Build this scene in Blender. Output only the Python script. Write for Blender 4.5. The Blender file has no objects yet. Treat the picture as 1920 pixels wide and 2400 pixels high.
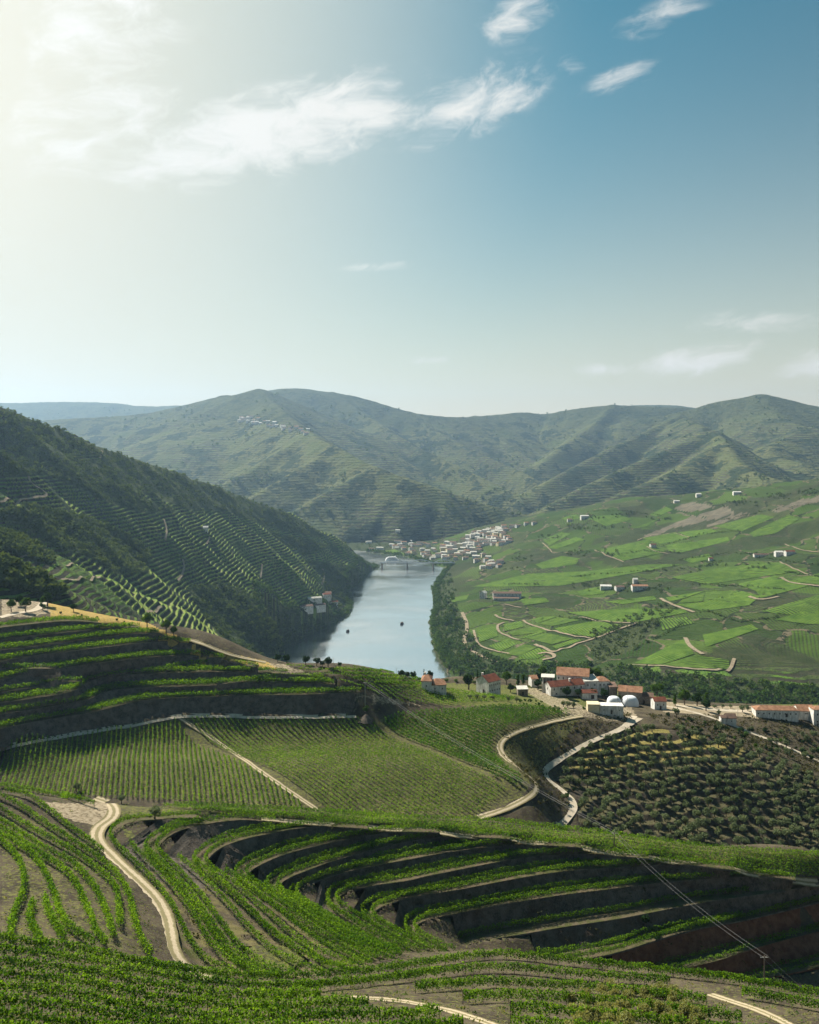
import bpy, bmesh, math, random
import numpy as np
from mathutils import Vector, Matrix

random.seed(11)
rng = np.random.default_rng(11)
SC = bpy.context.scene
COL = SC.collection
R = math.radians

# ---------------------------------------------------------------- camera
F, CX, V0, EYE = 1850.0, 862.5, 930.0, 390.0
cam_d = bpy.data.cameras.new('camera')
cam = bpy.data.objects.new('camera', cam_d)
COL.objects.link(cam)
cam.location = (0, 0, EYE)
cam.rotation_euler = (R(90), 0, 0)
cam_d.sensor_fit = 'HORIZONTAL'
cam_d.sensor_width = 36
cam_d.lens = 36 * F / 1725
cam_d.shift_y = -148 / 1725
cam_d.clip_start = 1
cam_d.clip_end = 60000
SC.camera = cam

# ---------------------------------------------------------------- light and sky
SUN_AZ, SUN_EL = R(-44), R(43)
SUN_DIR = Vector((math.sin(SUN_AZ) * math.cos(SUN_EL), math.cos(SUN_AZ) * math.cos(SUN_EL), math.sin(SUN_EL)))
sun_d = bpy.data.lights.new('sun', 'SUN')
sun = bpy.data.objects.new('sun', sun_d)
COL.objects.link(sun)
sun.rotation_euler = SUN_DIR.to_track_quat('Z', 'Y').to_euler()
sun.location = (-300, 100, 900)
sun_d.energy = 5.0
sun_d.angle = R(0.6)
sun_d.color = (1.0, 0.93, 0.80)
SC.view_settings.view_transform = 'Standard'
SC.view_settings.look = 'None'
SC.view_settings.exposure = 1.15
SC.view_settings.gamma = 1.0
SC.view_settings.use_curve_mapping = False
SKY_STRENGTH = 0.05
HAZE_DENSITY = 4.7e-5

SC.cycles.use_denoising = True
try:
    SC.cycles.denoiser = 'OPENIMAGEDENOISE'
    SC.cycles.denoising_input_passes = 'RGB_ALBEDO_NORMAL'
except Exception:
    pass
SC.cycles.max_bounces = 5
SC.cycles.diffuse_bounces = 2
SC.cycles.glossy_bounces = 2
SC.cycles.transmission_bounces = 3
SC.cycles.volume_bounces = 0
SC.cycles.transparent_max_bounces = 4
SC.cycles.use_adaptive_sampling = True
SC.cycles.adaptive_threshold = 0.02


class NT:
    """small helper to write node trees as expressions"""
    def __init__(s, tree):
        s.t = tree

    def n(s, typ, **kw):
        nd = s.t.nodes.new(typ)
        for k, v in kw.items():
            setattr(nd, k, v)
        return nd

    def put(s, sock, v):
        if v is None:
            return
        if hasattr(v, 'links') or isinstance(v, bpy.types.NodeSocket):
            s.t.links.new(v, sock)
        else:
            if isinstance(v, tuple) and len(v) == 3 and sock.type == 'RGBA':
                v = (*v, 1)
            sock.default_value = v

    def m(s, op, a, b=None, c=None, clamp=False):
        nd = s.n('ShaderNodeMath', operation=op, use_clamp=clamp)
        s.put(nd.inputs[0], a); s.put(nd.inputs[1], b); s.put(nd.inputs[2], c)
        return nd.outputs[0]

    def v(s, op, a, b=None):
        nd = s.n('ShaderNodeVectorMath', operation=op)
        s.put(nd.inputs[0], a); s.put(nd.inputs[1], b)
        return nd.outputs['Value'] if op in ('DOT_PRODUCT', 'LENGTH', 'DISTANCE') else nd.outputs[0]

    def xyz(s, a):
        nd = s.n('ShaderNodeSeparateXYZ'); s.put(nd.inputs[0], a)
        return nd.outputs

    def comb(s, x, y, z):
        nd = s.n('ShaderNodeCombineXYZ')
        s.put(nd.inputs[0], x); s.put(nd.inputs[1], y); s.put(nd.inputs[2], z)
        return nd.outputs[0]

    def noise(s, vec, scale, detail=3.0, rough=0.55, dist=0.0):
        nd = s.n('ShaderNodeTexNoise'); s.put(nd.inputs['Vector'], vec)
        nd.inputs['Scale'].default_value = scale; nd.inputs['Detail'].default_value = detail
        nd.inputs['Roughness'].default_value = rough; nd.inputs['Distortion'].default_value = dist
        return nd.outputs['Fac']

    def ss(s, x, lo, hi, a=0.0, b=1.0):
        nd = s.n('ShaderNodeMapRange', interpolation_type='SMOOTHSTEP')
        s.put(nd.inputs[0], x)
        for i, q in enumerate((lo, hi, a, b)):
            s.put(nd.inputs[i + 1], q)
        return nd.outputs[0]

    def mix(s, f, a, b, mode='MIX'):
        nd = s.n('ShaderNodeMix', data_type='RGBA', blend_type=mode)
        s.put(nd.inputs[0], f); s.put(nd.inputs[6], a); s.put(nd.inputs[7], b)
        return nd.outputs[2]

    def attr(s, name, typ='GEOMETRY'):
        return s.n('ShaderNodeAttribute', attribute_name=name, attribute_type=typ)

    def bump(s, h, strength=0.5, dist=0.2):
        nd = s.n('ShaderNodeBump'); s.put(nd.inputs['Height'], h)
        nd.inputs['Strength'].default_value = strength; nd.inputs['Distance'].default_value = dist
        return nd.outputs[0]

    def pos(s):
        return s.n('ShaderNodeNewGeometry').outputs['Position']


# world
world = bpy.data.worlds.new('World')
SC.world = world
world.use_nodes = True
world.cycles.sampling_method = 'MANUAL'
world.cycles.sample_map_resolution = 512
wt = world.node_tree
for nd in list(wt.nodes):
    wt.nodes.remove(nd)
w = NT(wt)
sky = w.n('ShaderNodeTexSky', sky_type='NISHITA')
sky.sun_disc = False
sky.sun_elevation = SUN_EL
sky.sun_rotation = SUN_AZ
sky.altitude = 200
sky.air_density = 1.15
sky.dust_density = 2.2
sky.ozone_density = 2.0
dirv = w.v('NORMALIZE', w.n('ShaderNodeTexCoord').outputs['Generated'])
dx, dy, dz = w.xyz(dirv)
az = w.m('ARCTAN2', dx, dy)
el = w.m('ARCSINE', dz)


def azel(u, v):
    a = math.atan((u - CX) / F)
    return a, math.atan((V0 - v) / F * math.cos(a))


# veil and glow: brightness painted into the sky, centred lower than the sun
GLOW_DIR = (math.sin(R(-37)) * math.cos(R(23)), math.cos(R(-37)) * math.cos(R(23)), math.sin(R(23)))   # centre of the painted sky glow, below the sun's own direction
sdot = w.m('MAXIMUM', w.v('DOT_PRODUCT', dirv, GLOW_DIR), 0.0)
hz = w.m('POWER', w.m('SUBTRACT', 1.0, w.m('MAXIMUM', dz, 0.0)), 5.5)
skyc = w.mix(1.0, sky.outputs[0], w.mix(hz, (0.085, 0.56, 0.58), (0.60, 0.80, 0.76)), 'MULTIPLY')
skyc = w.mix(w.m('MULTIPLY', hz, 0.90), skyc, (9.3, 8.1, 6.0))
wide_glow = w.ss(sdot, 0.70, 1.05)
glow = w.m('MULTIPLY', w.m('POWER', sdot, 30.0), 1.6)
skyc = w.mix(wide_glow, skyc, (7.5, 6.75, 5.35))
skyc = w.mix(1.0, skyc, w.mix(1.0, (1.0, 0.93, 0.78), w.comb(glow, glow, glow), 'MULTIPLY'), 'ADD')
# clouds: wind-drawn streaks, some at known places, the rest by noise over the whole sky
cp = w.comb(w.m('ADD', az, w.m('MULTIPLY', el, 0.25)), w.m('SUBTRACT', w.m('MULTIPLY', el, 2.0), w.m('MULTIPLY', az, 0.45)), 0.0)
wrp = w.noise(cp, 5.0, 3, 0.6)
cpw = w.v('ADD', cp, w.comb(w.m('MULTIPLY', w.m('SUBTRACT', wrp, 0.5), 0.22), w.m('MULTIPLY', w.m('SUBTRACT', wrp, 0.5), -0.10), 0.0))
n_f = w.noise(cpw, 16.0, 6, 0.64)
n_c = w.noise(cpw, 5.0, 2, 0.55)


def streak(p, q, wid, gain):
    """soft band between two sky positions (azimuth, elevation)"""
    (a0, e0), (a1, e1) = p, q
    L = math.hypot(a1 - a0, e1 - e0)
    mp = w.n('ShaderNodeMapping', vector_type='TEXTURE')
    w.put(mp.inputs[0], azel_v)
    mp.inputs[1].default_value = ((a0 + a1) / 2, (e0 + e1) / 2, 0)
    mp.inputs[2].default_value = (0, 0, math.atan2(e1 - e0, a1 - a0))
    mp.inputs[3].default_value = (L / 2 * 1.15, wid * 1.1, 1)
    return w.ss(w.v('LENGTH', mp.outputs[0]), 1.25, 0.0, 0.0, gain)


azel_v = w.comb(az, el, 0.0)
ST = [((0, 250), (420, 150), .085, .62), ((60, 130), (420, 60), .06, .5), ((190, 350), (930, 190), .050, 1.0), ((540, 270), (900, 200), .046, 1.0), ((830, 290), (1160, 140), .036, .85), ((0, 290), (330, 190), .075, .55),
      ((0, 60), (360, 10), .10, .75), ((1000, 60), (1180, 5), .026, .62), ((1290, 70), (1500, 0), .018, .50),
      ((1220, 190), (1410, 130), .014, .52), ((1160, 135), (1250, 130), .012, .5), ((700, 565), (920, 552), .007, .42), ((860, 759), (950, 756), .007, .55),
      ((1320, 780), (1660, 730), .018, .75), ((1620, 775), (1900, 740), .024, .78), ((1440, 685), (1800, 660), .016, .60),
      ((1200, 782), (1330, 776), .010, .6), ((560, 470), (760, 440), .010, .22), ((200, 375), (430, 345), .018, .6)]
dens = None
for (p, q, wd, g) in ST:
    s_ = streak(azel(*p), azel(*q), wd, g)
    dens = s_ if dens is None else w.m('MAXIMUM', dens, s_)
rest = w.m('MULTIPLY', w.ss(w.m('ABSOLUTE', az), 0.50, 0.75), w.ss(w.noise(cp, 2.2, 3, 0.5), 0.52, 0.7, 0.0, 0.6))
dens = w.m('MAXIMUM', dens, rest)
nmix = w.m('ADD', w.m('MULTIPLY', n_f, 0.65), w.m('MULTIPLY', n_c, 0.35))
cl = w.ss(w.m('ADD', w.m('MULTIPLY', dens, 0.75), w.m('MULTIPLY', w.m('SUBTRACT', nmix, 0.5), 2.6)), 0.08, 0.85)
cl = w.m('MULTIPLY', cl, w.ss(dens, 0.02, 0.30))
cl = w.m('MULTIPLY', cl, w.ss(dz, 0.0, 0.02))
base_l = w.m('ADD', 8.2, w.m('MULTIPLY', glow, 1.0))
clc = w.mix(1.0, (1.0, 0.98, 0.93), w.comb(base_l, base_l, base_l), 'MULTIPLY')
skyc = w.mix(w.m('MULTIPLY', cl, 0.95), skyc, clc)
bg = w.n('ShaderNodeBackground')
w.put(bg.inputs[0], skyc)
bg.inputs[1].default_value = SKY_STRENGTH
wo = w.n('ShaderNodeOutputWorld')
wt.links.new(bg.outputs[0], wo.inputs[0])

# ---------------------------------------------------------------- numeric helpers


def img(u, v, Y):
    return ((u - CX) / F * Y, Y, EYE - (v - V0) / F * Y)


def lev(u, v, z):
    return img(u, v, (EYE - z) * F / (v - V0))


def perlin(x, y, seed=0):
    r = np.random.default_rng(1000 + seed)
    p = r.permutation(256)
    ang = r.uniform(0, 2 * np.pi, 256)
    gx, gy = np.cos(ang), np.sin(ang)
    xi = np.floor(x).astype(int); yi = np.floor(y).astype(int)
    xf = x - xi; yf = y - yi
    u = xf * xf * xf * (xf * (xf * 6 - 15) + 10); v = yf * yf * yf * (yf * (yf * 6 - 15) + 10)

    def g(ix, iy, fx, fy):
        h = p[(p[ix & 255] + iy) & 255]
        return gx[h] * fx + gy[h] * fy
    a = g(xi, yi, xf, yf); b = g(xi + 1, yi, xf - 1, yf)
    c = g(xi, yi + 1, xf, yf - 1); d = g(xi + 1, yi + 1, xf - 1, yf - 1)
    return (a + u * (b - a)) + v * ((c + u * (d - c)) - (a + u * (b - a)))


def fbm(x, y, seed=0, oct=4, ridged=False):
    out = np.zeros_like(x, dtype=float); amp = 1.0; f = 1.0
    for o in range(oct):
        n = perlin(x * f, y * f, seed + o * 7)
        out += amp * ((0.5 - np.abs(n) * 2) if ridged else n)
        amp *= 0.5; f *= 2.03
    return out


class TPS:
    def __init__(s, pts, scale=100.0, lam=1e-3):
        P = np.array(pts, float)
        s.sc = scale; s.x = P[:, :2] / scale
        n = len(P)
        K = s.k(s.x, s.x) + lam * np.eye(n)
        Q = np.hstack([np.ones((n, 1)), s.x])
        A = np.zeros((n + 3, n + 3)); A[:n, :n] = K; A[:n, n:] = Q; A[n:, :n] = Q.T
        s.w = np.linalg.solve(A, np.concatenate([P[:, 2], np.zeros(3)]))

    def k(s, a, b):
        d2 = ((a[:, None, :] - b[None, :, :]) ** 2).sum(-1)
        return 0.5 * d2 * np.log(np.maximum(d2, 1e-12))

    def __call__(s, x, y):
        sh = x.shape
        q = np.stack([x.ravel(), y.ravel()], 1) / s.sc
        out = np.empty(len(q))
        for i in range(0, len(q), 20000):
            c = q[i:i + 20000]
            out[i:i + 20000] = s.k(c, s.x) @ s.w[:-3] + s.w[-3] + c @ s.w[-2:]
        return out.reshape(sh)


def resample(p, step):
    p = np.asarray(p, float)
    d = np.concatenate([[0], np.cumsum(np.linalg.norm(np.diff(p, axis=0), axis=1))])
    n = max(2, int(d[-1] / step) + 1)
    t = np.linspace(0, d[-1], n)
    return np.stack([np.interp(t, d, p[:, i]) for i in range(p.shape[1])], 1)


def smooth_line(p, it=2):
    p = np.asarray(p, float)
    for _ in range(it):
        q = np.empty((len(p) * 2 - 2, p.shape[1]))
        q[0::2] = p[:-1] * .75 + p[1:] * .25
        q[1::2] = p[:-1] * .25 + p[1:] * .75
        p = np.vstack([p[:1], q, p[-1:]])
    return p


def inpoly(x, y, poly):
    x = np.asarray(x, float); y = np.asarray(y, float)
    c = np.zeros(x.shape, bool)
    n = len(poly)
    for i in range(n):
        x0, y0 = poly[i]; x1, y1 = poly[(i + 1) % n]
        if y0 == y1:
            continue
        c ^= ((y0 > y) != (y1 > y)) & (x < (x1 - x0) * (y - y0) / (y1 - y0) + x0)
    return c


def near_line(px, py, line):
    """nearest point on a polyline for each query: distance, nearest point (all columns), arc fraction"""
    line = np.asarray(line, float)
    best = np.full(px.shape, 1e18); pt = np.zeros(px.shape + (line.shape[1],)); arc = np.zeros(px.shape)
    seg = np.linalg.norm(np.diff(line[:, :2], axis=0), axis=1); cum = np.concatenate([[0], np.cumsum(seg)])
    for i in range(len(line) - 1):
        a, b = line[i], line[i + 1]
        dx, dy = b[0] - a[0], b[1] - a[1]
        t = np.clip(((px - a[0]) * dx + (py - a[1]) * dy) / max(dx * dx + dy * dy, 1e-9), 0, 1)
        d = (px - a[0] - t * dx) ** 2 + (py - a[1] - t * dy) ** 2
        m = d < best
        best = np.where(m, d, best)
        pt = np.where(m[..., None], a + t[..., None] * (b - a), pt)
        arc = np.where(m, cum[i] + t * seg[i], arc)
    return np.sqrt(best), pt, arc


# ---------------------------------------------------------------- object helpers


def mesh_np(name, verts, faces, mats=(), midx=None, smooth=False):
    verts = np.asarray(verts, np.float32); faces = np.asarray(faces, np.int32)
    me = bpy.data.meshes.new(name)
    k = faces.shape[1]
    me.vertices.add(len(verts)); me.vertices.foreach_set('co', verts.ravel())
    me.loops.add(faces.size); me.loops.foreach_set('vertex_index', faces.ravel())
    me.polygons.add(len(faces))
    me.polygons.foreach_set('loop_start', np.arange(0, faces.size, k, dtype=np.int32))
    me.polygons.foreach_set('loop_total', np.full(len(faces), k, np.int32))
    if midx is not None:
        me.polygons.foreach_set('material_index', np.asarray(midx, np.int32))
    me.polygons.foreach_set('use_smooth', np.full(len(faces), smooth))
    for m in mats:
        me.materials.append(m)
    me.update(calc_edges=True)
    return me


def link(name, me, parent=None, label=None, cat=None, group=None, kind=None):
    o = bpy.data.objects.new(name, me)
    COL.objects.link(o)
    if parent is not None:
        o.parent = parent
    if label:
        o['label'] = label
    if cat:
        o['category'] = cat
    if group:
        o['group'] = group
    if kind:
        o['kind'] = kind
    return o


def empty(name, loc, rz=0.0, label=None, cat=None, group=None):
    o = link(name, None, None, label, cat, group)
    o.location = loc; o.rotation_euler = (0, 0, rz)
    o.empty_display_size = 0.5
    return o


class MB:
    """collects boxes, prisms and tubes into one mesh"""
    def __init__(s):
        s.v = []; s.f = []; s.mi = []

    def add(s, verts, faces, mi=0):
        b = len(s.v)
        s.v += [tuple(p) for p in verts]
        for f in faces:
            s.f.append(tuple(i + b for i in f)); s.mi.append(mi)

    def box(s, x0, x1, y0, y1, z0, z1, mi=0):
        s.add([(x0, y0, z0), (x1, y0, z0), (x1, y1, z0), (x0, y1, z0), (x0, y0, z1), (x1, y0, z1), (x1, y1, z1), (x0, y1, z1)],
              [(0, 3, 2, 1), (4, 5, 6, 7), (0, 1, 5, 4), (1, 2, 6, 5), (2, 3, 7, 6), (3, 0, 4, 7)], mi)

    def tube(s, pts, rad, n=6, mi=0):
        pts = [Vector(p) for p in pts]
        rads = rad if hasattr(rad, '__len__') else [rad] * len(pts)
        ring = []
        for i, p in enumerate(pts):
            t = (pts[min(i + 1, len(pts) - 1)] - pts[max(i - 1, 0)]).normalized()
            a = t.orthogonal().normalized() if abs(t.z) > .9 else t.cross(Vector((0, 0, 1))).normalized()
            b = t.cross(a)
            ring.append([p + (a * math.cos(2 * math.pi * k / n) + b * math.sin(2 * math.pi * k / n)) * rads[i] for k in range(n)])
        vs = [q for r in ring for q in r]
        fs = [(i * n + k, i * n + (k + 1) % n, (i + 1) * n + (k + 1) % n, (i + 1) * n + k) for i in range(len(pts) - 1) for k in range(n)]
        fs += [tuple(range(n))[::-1], tuple((len(pts) - 1) * n + k for k in range(n))]
        s.add(vs, fs, mi)

    def mesh(s, name, mats):
        me = bpy.data.meshes.new(name)
        me.from_pydata(s.v, [], s.f)
        for m in (mats if isinstance(mats, (list, tuple)) else [mats]):
            me.materials.append(m)
        me.polygons.foreach_set('material_index', s.mi)
        me.update()
        return me

    def build(s, name, mats, parent=None, **kw):
        return link(name, s.mesh(name, mats), parent, **kw)


def set_attr(me, name, rgb):
    a = me.color_attributes.new(name, 'FLOAT_COLOR', 'POINT')
    d = np.ones((len(rgb), 4), np.float32); d[:, :rgb.shape[1]] = rgb
    a.data.foreach_set('color', d.ravel())


def grid_faces(nr, nc):
    i = np.arange(nr * nc).reshape(nr, nc)
    return np.stack([i[:-1, :-1].ravel(), i[:-1, 1:].ravel(), i[1:, 1:].ravel(), i[1:, :-1].ravel()], 1)


def ordinal(n):
    one = ['', 'first', 'second', 'third', 'fourth', 'fifth', 'sixth', 'seventh', 'eighth', 'ninth', 'tenth', 'eleventh', 'twelfth', 'thirteenth', 'fourteenth',
           'fifteenth', 'sixteenth', 'seventeenth', 'eighteenth', 'nineteenth']
    tens = ['', '', 'twenty', 'thirty', 'forty', 'fifty', 'sixty', 'seventy', 'eighty', 'ninety']
    if n >= 100:
        return 'hundred-and-' + ordinal(n - 100) if n > 100 else 'hundredth'
    if n < 20:
        return one[n]
    return tens[n // 10][:-1] + 'ieth' if n % 10 == 0 else tens[n // 10] + '-' + one[n % 10]


# ---------------------------------------------------------------- materials
MATS = {}


def material(name, build):
    m = bpy.data.materials.new(name)
    m.use_nodes = True
    t = m.node_tree
    for nd in list(t.nodes):
        t.nodes.remove(nd)
    N = NT(t)
    out = N.n('ShaderNodeOutputMaterial')
    sh = build(N)
    t.links.new(sh, out.inputs[0])
    MATS[name] = m
    return m


def princ(N, col, rough=0.85, bump=None, spec=0.2, metal=0.0):
    b = N.n('ShaderNodeBsdfPrincipled')
    N.put(b.inputs['Base Color'], col)
    N.put(b.inputs['Roughness'], rough)
    N.put(b.inputs['Specular IOR Level'], spec)
    N.put(b.inputs['Metallic'], metal)
    if bump is not None:
        N.put(b.inputs['Normal'], bump)
    return b.outputs[0]


def leafy(c0, c1, trans=0.45, tcol=None, patch=0.05):
    def f(N):
        g = N.n('ShaderNodeNewGeometry')
        r = g.outputs['Random Per Island']
        n = N.noise(g.outputs['Position'], patch, 3, 0.6)
        k = N.m('ADD', N.m('MULTIPLY', r, 0.6), N.m('MULTIPLY', N.ss(n, 0.35, 0.65), 0.4))
        c = N.mix(k, c0, c1)
        d = N.n('ShaderNodeBsdfDiffuse'); N.put(d.inputs[0], c)
        tr = N.n('ShaderNodeBsdfTranslucent'); N.put(tr.inputs[0], N.mix(1.0, c, tcol or (1.5, 1.35, .6), 'MULTIPLY'))
        mx = N.n('ShaderNodeMixShader'); mx.inputs[0].default_value = trans
        N.t.links.new(d.outputs[0], mx.inputs[1]); N.t.links.new(tr.outputs[0], mx.inputs[2])
        return mx.outputs[0]
    return f


M_VINE = material('vine_leaf', leafy((.022, .078, .006), (.150, .270, .022), .55))
M_VINE_Y = material('young_vine_leaf', leafy((.040, .11, .010), (.155, .275, .030), .5))
M_VINE_D = material('dense_vine_leaf', leafy((.022, .080, .008), (.095, .205, .024), .45))
M_OLIVE = material('olive_leaf', leafy((.075, .105, .05), (.17, .20, .10), .22, (1.1, 1.1, .7)))
M_TREE = material('tree_leaf', leafy((.035, .075, .014), (.075, .14, .025), .35))
M_DARKTREE = material('dark_tree_leaf', leafy((.012, .030, .010), (.030, .060, .016), .2))
M_REED = material('pale_bush_leaf', leafy((.13, .15, .05), (.27, .27, .11), .35))
M_BUSHDRY = material('dry_scrub_leaf', leafy((.028, .034, .012), (.085, .080, .034), .2))
M_WOOD = material('woodland_leaf', leafy((.034, .060, .020), (.100, .140, .048), .25, patch=.01))
M_SHORE = material('shore_leaf', leafy((.025, .060, .014), (.075, .125, .028), .25, patch=.02))


def f_bark(N):
    return princ(N, N.mix(N.noise(N.pos(), 6.0), (.05, .038, .028), (.13, .10, .075)), .9)


M_BARK = material('bark', f_bark)


def f_bank(N):
    p = N.pos()
    n1 = N.noise(p, .35, 5, .6); n2 = N.noise(p, 2.2, 4, .65); n3 = N.noise(p, .07, 3)
    st = N.noise(N.v('MULTIPLY', p, (2.5, 2.5, .35)), 1.2, 3)
    c = N.mix(N.ss(n1, .3, .7), (.052, .044, .037), (.135, .112, .090))
    c = N.mix(N.m('MULTIPLY', N.ss(st, .45, .7), .5), c, (.17, .142, .112))
    c = N.mix(N.m('MULTIPLY', N.ss(n2, .60, .72), .7), c, (.022, .022, .016))
    c = N.mix(N.m('MULTIPLY', N.ss(n3, .55, .7), .6), c, (.070, .044, .030))
    return princ(N, c, .95, N.bump(N.m('ADD', n2, n1), .9, .5), .05)


M_BANK = material('schist_bank', f_bank)


def f_redbank(N):
    p = N.pos()
    n1 = N.noise(p, .4, 5, .6); n2 = N.noise(p, 2.0, 4, .65)
    c = N.mix(N.ss(n1, .3, .7), (.095, .045, .028), (.17, .088, .055))
    c = N.mix(N.m('MULTIPLY', N.ss(n2, .58, .72), .7), c, (.03, .022, .015))
    return princ(N, c, .95, N.bump(n2, .9, .4), .05)


M_RED = material('red_earth_bank', f_redbank)


def f_tread(N):
    p = N.pos()
    n1 = N.noise(p, .25, 4, .6); n2 = N.noise(p, 3.0, 3, .6)
    c = N.mix(N.ss(n1, .40, .62), (.090, .072, .046), (.050, .056, .018))
    c = N.mix(N.m('MULTIPLY', N.ss(n2, .5, .7), .5), c, (.16, .128, .084))
    return princ(N, c, .95, N.bump(n2, .6, .15), .05)


M_TREAD = material('terrace_earth', f_tread)


def f_strip(N):
    p = N.pos()
    n1 = N.noise(p, .22, 4, .6); n2 = N.noise(p, 2.4, 4, .65)
    c = N.mix(N.ss(n1, .38, .62), (.070, .056, .040), (.125, .11, .045))
    c = N.mix(N.m('MULTIPLY', N.ss(n2, .5, .68), .6), c, (.18, .145, .095))
    return princ(N, c, .95, N.bump(n2, .7, .25), .05)


M_STRIP = material('grassy_strip', f_strip)


def f_near(N):
    p = N.pos()
    at = N.attr('cover')
    r, g, b = N.xyz(at.outputs['Color'])
    n1 = N.noise(p, .12, 5, .6); n2 = N.noise(p, 2.0, 4, .65); n3 = N.noise(p, .9, 4, .6)
    c = N.mix(N.ss(n1, .35, .65), (.040, .032, .024), (.082, .066, .045))
    c = N.mix(N.m('MULTIPLY', N.ss(n3, .52, .66), .55), c, (.12, .125, .04))
    c = N.mix(N.m('MULTIPLY', N.ss(n2, .58, .72), .5), c, (.19, .16, .13))
    dry = N.mix(N.ss(n3, .35, .65), (.36, .24, .075), (.22, .17, .055))
    grn = N.mix(N.ss(n3, .35, .65), (.060, .080, .020), (.125, .125, .038))
    tan = N.mix(N.ss(n3, .3, .7), (.19, .15, .095), (.30, .25, .175))
    jit = N.m('MULTIPLY', N.m('SUBTRACT', n3, .5), .9)
    c = N.mix(N.ss(N.m('ADD', r, jit), .35, .65), c, dry)
    c = N.mix(N.ss(N.m('ADD', g, jit), .35, .65), c, grn)
    c = N.mix(N.ss(N.m('ADD', b, jit), .35, .65), c, tan)
    return princ(N, c, .95, N.bump(N.m('ADD', n2, n3), .7, .25), .05)


M_NEAR = material('hillside_ground', f_near)


def f_grove(N):
    p = N.pos()
    at = N.attr('cover')
    r, g, b = N.xyz(at.outputs['Color'])
    n1 = N.noise(p, .3, 5, .6); n2 = N.noise(p, 1.8, 4, .65)
    bank = N.mix(N.ss(n1, .3, .7), (.040, .034, .026), (.085, .070, .052))
    dry = N.mix(N.ss(n2, .35, .65), (.24, .19, .065), (.12, .115, .036))
    ear = N.mix(N.ss(n2, .35, .65), (.095, .080, .048), (.050, .054, .022))
    tr = N.mix(N.ss(N.m('ADD', g, N.m('MULTIPLY', N.m('SUBTRACT', n1, .5), .8)), .3, .7), ear, dry)
    return princ(N, N.mix(r, tr, bank), .95, N.bump(n2, .8, .3), .05)


M_GROVE = material('grove_ground', f_grove)


def f_road(N):
    uv = N.n('ShaderNodeUVMap').outputs[0]
    x, y, _ = N.xyz(uv)
    p = N.pos()
    n = N.noise(p, .7, 5, .6); n2 = N.noise(p, 4.0, 3, .6)
    d = N.m('ABSOLUTE', N.m('SUBTRACT', N.m('ABSOLUTE', N.m('SUBTRACT', x, .5)), .23))
    tr = N.ss(N.m('ADD', d, N.m('MULTIPLY', N.m('SUBTRACT', n, .5), .20)), .16, .07)
    edge = N.ss(N.m('ADD', N.m('ABSOLUTE', N.m('SUBTRACT', x, .5)), N.m('MULTIPLY', N.m('SUBTRACT', n, .5), .2)), .40, .46)
    c = N.mix(N.ss(n2, .3, .7), (.30, .245, .165), (.42, .35, .25))
    gr = N.mix(N.ss(n2, .35, .65), (.19, .155, .08), (.10, .10, .038))
    c = N.mix(N.m('MULTIPLY', N.m('SUBTRACT', 1.0, tr), .85), c, gr)
    c = N.mix(edge, c, N.mix(N.ss(n2, .4, .6), (.09, .085, .035), (.17, .135, .08)))
    return princ(N, c, .95, N.bump(n2, .5, .1), .05)


M_ROAD = material('dirt_track', f_road)


def f_pale(N):
    p = N.pos()
    n = N.noise(p, .3, 5, .6); n2 = N.noise(p, 3.0, 3, .6)
    return princ(N, N.mix(N.ss(N.m('ADD', N.m('MULTIPLY', n, .6), N.m('MULTIPLY', n2, .4)), .35, .65), (.32, .27, .20), (.46, .40, .31)), .95, N.bump(n2, .3, .1), .05)


M_PALE = material('pale_road', f_pale)


def f_midroad(N):
    n = N.noise(N.pos(), .2, 4, .6)
    return princ(N, N.mix(N.ss(n, .3, .7), (.17, .135, .092), (.26, .215, .15)), .95, None, .05)


M_MIDROAD = material('far_track', f_midroad)


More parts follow.
